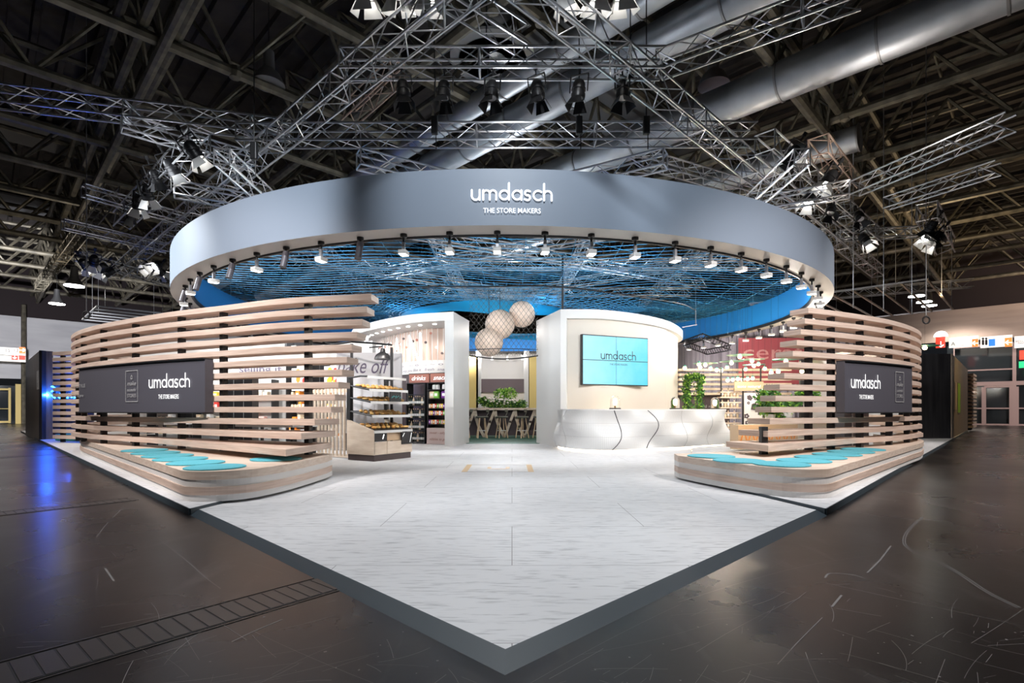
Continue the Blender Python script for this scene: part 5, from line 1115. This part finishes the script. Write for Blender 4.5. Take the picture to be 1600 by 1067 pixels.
e = thing('brown_sign', 'small brown sign board with white handwriting over the open shelf', 'sign', (8.6, 19.15, 1.85)); f = MB(); f.box((0, 0, .12), (1.05, .03, .34)); f.build('board', 'wood', e); f = MB(); text_mb(f, 'taste natural', .14, lambda x, y: (x, -.02, y), 0, .07, .2, width=.85); f.build('handwriting', 'letter_white', e)
random.seed(5)
for k in range(24):
    j = k//6; o = (jarp if k % 2 else bp2).put((7.7+.11*(k % 6), 19.32, zf+.225+(1+2*j)*.19 - .0), (0, 0, 0), 'jar or bottle on the open wooden shelf behind the counter end', 'goods on the open wooden shelf')
e = thing('flower_print_panel', 'white panel printed with purple flowers beside the open shelf', 'panel', (8.35, 18.6, zf)); f = MB(); f.box((.15, 0, .83), (.62, .04, 1.66)); f.build('panel', 'p_white', e); f = MB()
for k in range(16):
    cx, cz, r = random.uniform(-.1, .4), random.uniform(.2, 1.6), random.uniform(.03, .06)
    for i in range(5): a = i*2*PI/5; f.add([(cx+r*math.cos(a)*1.0+r*.7*math.cos(t*PI/4), -.022-.0003*k, cz+r*math.sin(a)+r*.7*math.sin(t*PI/4)) for t in range(8)], [tuple(range(8))])
f.build('flower_print', 'plum', e); f = MB(); f.box((.25, -.05, 1.15), (.36, .02, .2), R=Matrix.Rotation(.2, 3, 'Y')); f.build('plum_tag', 'plum', e)
random.seed(9)
e = thing('ivy_arch', 'lush ivy garland hanging in an arch behind the counter end', 'plant', (0, 0, 0))
a = P(1075, 590, 19.5)
for nm, pts in (('top_garland', [P(1072, 594, 19.5), P(1080, 589, 19.5), P(1090, 588, 19.5), P(1096, 592, 19.5)]), ('left_strand', [P(1074, 592, 19.5), P(1073, 615, 19.5), P(1075, 640, 19.5)]), ('right_strand', [P(1095, 592, 19.5), P(1093, 615, 19.5), P(1094, 645, 19.5)])):
    q = resample(spline(pts, 8), 40)
    for mt in ('leaf', 'leaf_light', 'leaf_dark'):
        f = MB()
        for p in q:
            for _ in range(4):
                v = p+Vector((random.gauss(0, .07), random.gauss(0, .08), random.gauss(0, .06))); R = Euler((random.uniform(0, 6), random.uniform(0, 6), random.uniform(0, 6))).to_matrix(); f.add([v+R@Vector(w_)*.09 for w_ in ((0, 0, 0), (.45, .4, .1), (0, 1.1, 0), (-.45, .4, .1))], [(0, 1, 2), (0, 2, 3)])
        f.build(nm, mt, e)
for k, (px, py, r, Y, l) in enumerate(((1200, 618, .32, 14.5, 'bushy green plant just behind the right fence end'), (1203, 635, .34, 14.2, 'broad bright green plant low behind the right fence end'), (1210, 650, .22, 14.6, 'small spiky green plant behind the lower right slats'), (1262, 617, .3, 15.5, 'lime green hedge block behind the right fence posts'), (1232, 632, .3, 15.2, 'green hedge behind the right fence'), (1320, 648, .22, 13.6, 'small variegated plant beneath the right sign panel'))): leafy('leafy_plant', l, 'plant', P(px, py, Y), r, 240, .13, sc=(1, .6, .8))
e = thing('long_table', 'long wooden sideboard standing behind the right fence', 'sideboard', (8.2, 14.9, zb), .35); f = MB(); f.box((0, 0, .78), (3.4, .6, .06)); f.build('table_top', 'oak', e); f = MB(); f.box((0, .1, .4), (3.3, .45, .7)); f.build('cabinet', 'stone', e)
e = thing('orange_counter_front', 'warm lit wooden counter base with zigzag pattern behind the lower right slats', 'counter', (6.6, 13.8, zb), .3); f = MB(); f.box((0, 0, .35), (1.9, .3, .62)); f.build('body', 'wood', e); f = MB(); f.ribbon([(-.9+.12*i, .2+.3*(i % 2)) for i in range(16)], .03, lambda x, y: (x, -.16, y)); f.build('zigzag', 'p_orange', e)
b_ = MB(); b_.prism([(6.9, 17.5), (13.5, 19.2), (13.5, 19.35), (6.9, 17.65)], zb, 1.9); 
b_ = MB(); b_.prism([(9.2, 16.3), (12.9, 17.6), (12.9, 17.75), (9.2, 16.45)], zb, 2.75); struct(b_.build('wall_shop_right', 'white'))
e = thing('steel_cabinet', 'dark glass-fronted cabinet right behind the right sign panel', 'cabinet', (7.9, 12.4, zb), .5); f = MB(); f.box((0, 0, .95), (1.0, .4, 1.75)); f.build('body', 'charcoal', e); f = MB(); f.box((-.2, -.205, .95), (.04, .02, 1.7)); f.box((.2, -.205, .95), (.04, .02, 1.7)); f.build('door_edge', 'alu', e)
for p in ((8, 15, 3.6), (10, 15.5, 3.6)): point(p, 130, (1, .92, .85), .04)

# ------------------------------------------------------------------ far left cabin, small slat fence, neon
c0, c1 = Vector((-16.62, 18.56)), Vector((-21.4, 23.2)); dn = (c1-c0).normalized(); nn = Vector((-dn.y, dn.x)); nn = nn if nn.x > 0 else -nn
b_ = MB(); b_.prism([c0, c1, c1+Vector((.25, .25)), c0+Vector((.25, .25))], 0, 3.2); tag(b_.build('cabin_wall', 'brown_wall'), 'brown wood-look cabin wall at the far left edge of the stand', 'cabin wall')
b_ = MB(); b_.prism([c0+Vector((.25, .25)), c0+Vector((.1, .12)), c0+Vector((.62, .12)), c0+Vector((.62, .25))], 0, 3.2); 
b_ = MB(); b_.prism([(c0.x+.02, c0.y-.05), (c0.x+.12, c0.y-.05), (c0.x+.12, c0.y+.22), (c0.x+.04, c0.y+.22)], 0.0, 3.2); tag(b_.build('cabin_edge', 'black_wall'), 'narrow black end face of the brown cabin wall at far left', 'cabin wall')
b_ = MB(); b_.prism([(c0.x+.2, c0.y+.3), (-11.0, c0.y+1.6), (-11.0, c0.y+1.8), (c0.x+.4, c0.y+.5)], zb, 2.83); tag(b_.build('black_back_wall', 'black_wall'), 'black wall behind the blue neon sign at far left', 'wall panel')
e = thing('number_card', 'white card with stand number 12 C 58 on the brown cabin wall', 'card', (*(c0+dn*.55-nn*.012), 0), math.atan2(-dn.y, -dn.x)); f = MB(); f.box((0, 0, 2.18), (.62, .02, .66)); f.build('card', 'p_white', e); f = MB()
for s_, z in (('12', 2.34), ('C', 2.14), ('58', 1.93)): text_mb(f, s_, .22, lambda x, y: (x, -.012, y), 0, z)
f.build('digits', 'ink', e)
e = thing('neon_sign', 'glowing blue neon handwriting on the black wall at far left', 'neon sign', (0, 0, 0))
def nmap(x, y): X = -16.72+x*.52; return Vector((X, c0.y+.3+(X-c0.x-.2)*1.3/5.42-.07, 1.72+(y-1.63)*.62))
for nm, st in (('R', [[(.35, 1.28), (.55, 1.95)], [(.35, 1.9), (.75, 2.0), (.95, 1.85), (.55, 1.62), (.9, 1.32)]]), ('a', [arc(1.22, 1.45, .13, 20, 330, 8)+[(1.42, 1.3)], [(1.4, 1.6), (1.36, 1.35)]]), ('m', [[(1.6, 1.32), (1.68, 1.6), (1.72, 1.5), (1.85, 1.6), (1.84, 1.34)], [(1.88, 1.5), (2.0, 1.6), (2.02, 1.33)]]), ('n', [[(2.15, 1.32), (2.22, 1.6), (2.26, 1.5), (2.4, 1.6), (2.42, 1.34)]]), ('a', [arc(2.68, 1.45, .13, 20, 330, 8)+[(2.9, 1.32)], [(2.86, 1.6), (2.82, 1.35)]]), ('line', [[(2.9, 1.32), (3.3, 1.5)]])):
    f = MB()
    for s_ in st: f.path([nmap(a*1.0-.1, b2) for a, b2 in s_], .026, 6)
    f.build('tube_letter' if nm != 'line' else 'tube_stroke', 'neon', e)

for x, y in ((.5, 1.5), (1.9, 1.5)): q = nmap(x, y); point((q.x, q.y-.12, q.z), 60, (.02, .13, 1), .02)
e = thing('slatted_fence', 'small flat slatted wooden fence at far left before the neon sign', 'fence', (0, 0, 0))
a, b2 = P(82, 640, 16.9), P(128, 640, 16.4)
for k in range(15): z = 2.91-k*.19; f = MB(); f.prism([(a.x, a.y), (b2.x, b2.y), (b2.x, b2.y+.22), (a.x, a.y+.22)], z-.055, z+.055); f.build('slat', 'slat', e)
a = P(98.5, 640, 17.1); f = MB(); f.box((a.x, a.y, 1.5), (.1, .1, 2.85)); f.build('post', 'black', e)
e = thing('teal_bench', 'low teal bench behind the small far left fence', 'bench', (-13.9, 17.9, zb)); f = MB(); f.box((0, 0, .12), (2.8, .5, .22)); f.build('body', 'teal', e, bevel=.02)

# ------------------------------------------------------------------ right cabin with black door
d0 = Vector((16.1, 19.3)); d1 = Vector((23.2, 26.85))
bkw = Vector((-1.0, 1.0)).normalized()
b_ = MB(); b_.prism([d0, d1, d1+bkw*.15, d0+bkw*.15], 0, 3.17); tag(b_.build('cabin_wall', 'brown_wall'), 'long brown wood-look cabin wall on the right edge of the stand', 'cabin wall')
e = thing('black_cabin_front', 'tall black cabin front beside the right fence', 'cabin', (d0.x-.02, d0.y-.02, zb)); f = MB(); f.box((-.58, .1, 1.55), (1.15, .12, 3.1)); f.box((-3.8, .1, 1.55), (3.4, .12, 3.1)); f.box((-1.6, .1, 2.62), (1.0, .12, .96)); f.build('wall_panel', 'black_wall', e)
f = MB(); f.box((-1.62, .12, 1.08), (.92, .06, 2.12)); dr = f.build('door', 'black', e)
f = MB(); f.tube((-1.27, .06, 1.05), (-1.27, 0, 1.05), .02, 8); f.tube((-1.27, 0, 1.05), (-1.43, 0, 1.05), .016, 8); f.lathe([(.035, 0), (.035, .02), (0, .02)], (-1.27, .07, .93), 12, Matrix.Rotation(PI/2, 3, 'X')); o = f.build('door_handle', 'alu', dr, True)
rr_ = math.atan2(7.1, 7.2)
def on_r(t, z): q = d0+(d1-d0).normalized()*t; return q+Vector((1, -1)).normalized()*.02
e = thing('white_poster', 'white poster with large pale letter W on the brown cabin wall', 'poster', (*on_r(.95, 0), 0), rr_); f = MB(); f.box((.0, 0, 1.65), (1.3, .02, 1.05)); f.build('sheet', 'bronze', e); f = MB(); f.ribbon([(-.5, 2.1), (-.25, 1.25), (0, 1.9), (.25, 1.25), (.5, 2.1)], .09, lambda x, y: (x, -.015, y)); f.build('letter', 'p_beige', e)
e = thing('green_poster', 'narrow dark poster with lime green bands on the brown cabin wall', 'poster', (*on_r(3.4, 0), 0), rr_); f = MB(); f.box((0, 0, 1.6), (1.1, .02, 1.25)); f.build('sheet', 'p_dark', e)
for x in (-.3, .15): f = MB(); f.box((x, -.015, 1.6), (.25, .01, 1.2)); f.build('green_band', 'leaf_light', e)
e = thing('slatted_fence', 'small slatted wooden fence beyond the right cabin wall', 'fence', (0, 0, 0)); a, b2 = d1+Vector((.1, .1)), d1+Vector((1.5, 1.5))
for k in range(15): z = 2.91-k*.19; f = MB(); f.prism([a+Vector((.15, -.15)), b2+Vector((.15, -.15)), b2, a], z-.055, z+.055); f.build('slat', 'slat', e)
for t in (.3, .7): q = a.lerp(b2, t); f = MB(); f.box((q.x, q.y, 1.5), (.1, .1, 2.9)); f.build('post', 'black', e)
spot((18.5, 18.0, 6.5), (19.3, 22.2, .3), 1100, 60, (1, .75, .35), .1)
spot((-19.5, 17.0, 6), (-18.5, 20.5, 1.5), 160, 60, (1, .9, .8), .1)
spot((-15.2, 13.5, 6), (-14.2, 16.9, 1.5), 420, 70, (1, .93, .9), .1)  # added spot without a fixture, lifts the small left fence
spot((1.6, 12.6, 3.85), (4.3, 8.8, 1.4), 260, 55)  # added spot without a fixture, lightens the right fence's slat ends
spot((-.6, 12.4, 3.85), (-2.8, 8.1, 1.2), 200, 50)  # same added spot for the left fence's slat ends
point((6.2, 12.9, 1.0), 14, (1, .62, .25), .03)  # added warm point, gives the orange counter its golden glow
spot((14.5, 17, 6), (15, 19.5, 1.8), 70, 60, (1, .95, .95), .1)

# suspended ceiling frames of the neighbouring stands, hung on thin wires
for cx, cy, wx, wy, z, n, l in ((17.5, 27, 9, 7, 6.4, 9, 'pale suspended ceiling frame on wires above the right fence, farther back'), (-22, 33, 7, 6, 6.7, 6, 'pale suspended ceiling frame on wires beyond the left fence')):
    e = thing('suspended_frame', l, 'ceiling frame', (cx, cy, z), PI/4)
    for i in range(n): f = MB(); f.box((0, -wy/2+wy*i/(n-1), 0), (wx, .07, .07)); f.build('cross_bar', 'oak' if cx > 0 else 'alu', e)
    for sx in (-1, 1): f = MB(); f.box((sx*wx/2, 0, 0), (.07, wy, .07)); f.build('side_bar', 'alu', e)
    for i in range(0, n, 2):
        for sx in (-.45, 0, .45): f = MB(); f.tube((sx*wx, -wy/2+wy*i/(n-1), 0), (sx*wx, -wy/2+wy*i/(n-1), 10-z), .012, 4); f.build('wire', 'alu', e)
for k in range(3): e = thing('hanging_rod', 'thin rod hanging from the roof over the right fence, %s of three' % ('left', 'middle', 'right')[k], 'rod', (11.0+k*1.4, 17+k*.6, 4.4)); MB().tube((0, 0, 0), (0, 0, 8.65), .014, 5).build('rod', 'alu', e)
for k, (px, py) in enumerate(((135, 492), (1447, 500))):
    p = P(px, py, 15); e = thing('chain_hook', 'dark hook on a chain hanging above the %s end of the %s fence' % (('outer', 'left'), ('outer', 'right'))[k], 'hook', p); f = MB(); f.path([(.1*math.cos(a*PI/6), 0, .1*math.sin(a*PI/6)) for a in range(13)], .022, 6); f.build('hook_ring', 'black', e); f = MB(); f.tube((0, 0, .1), (0, 0, 13-p.z), .012, 5); f.build('chain', 'alu_dark', e)
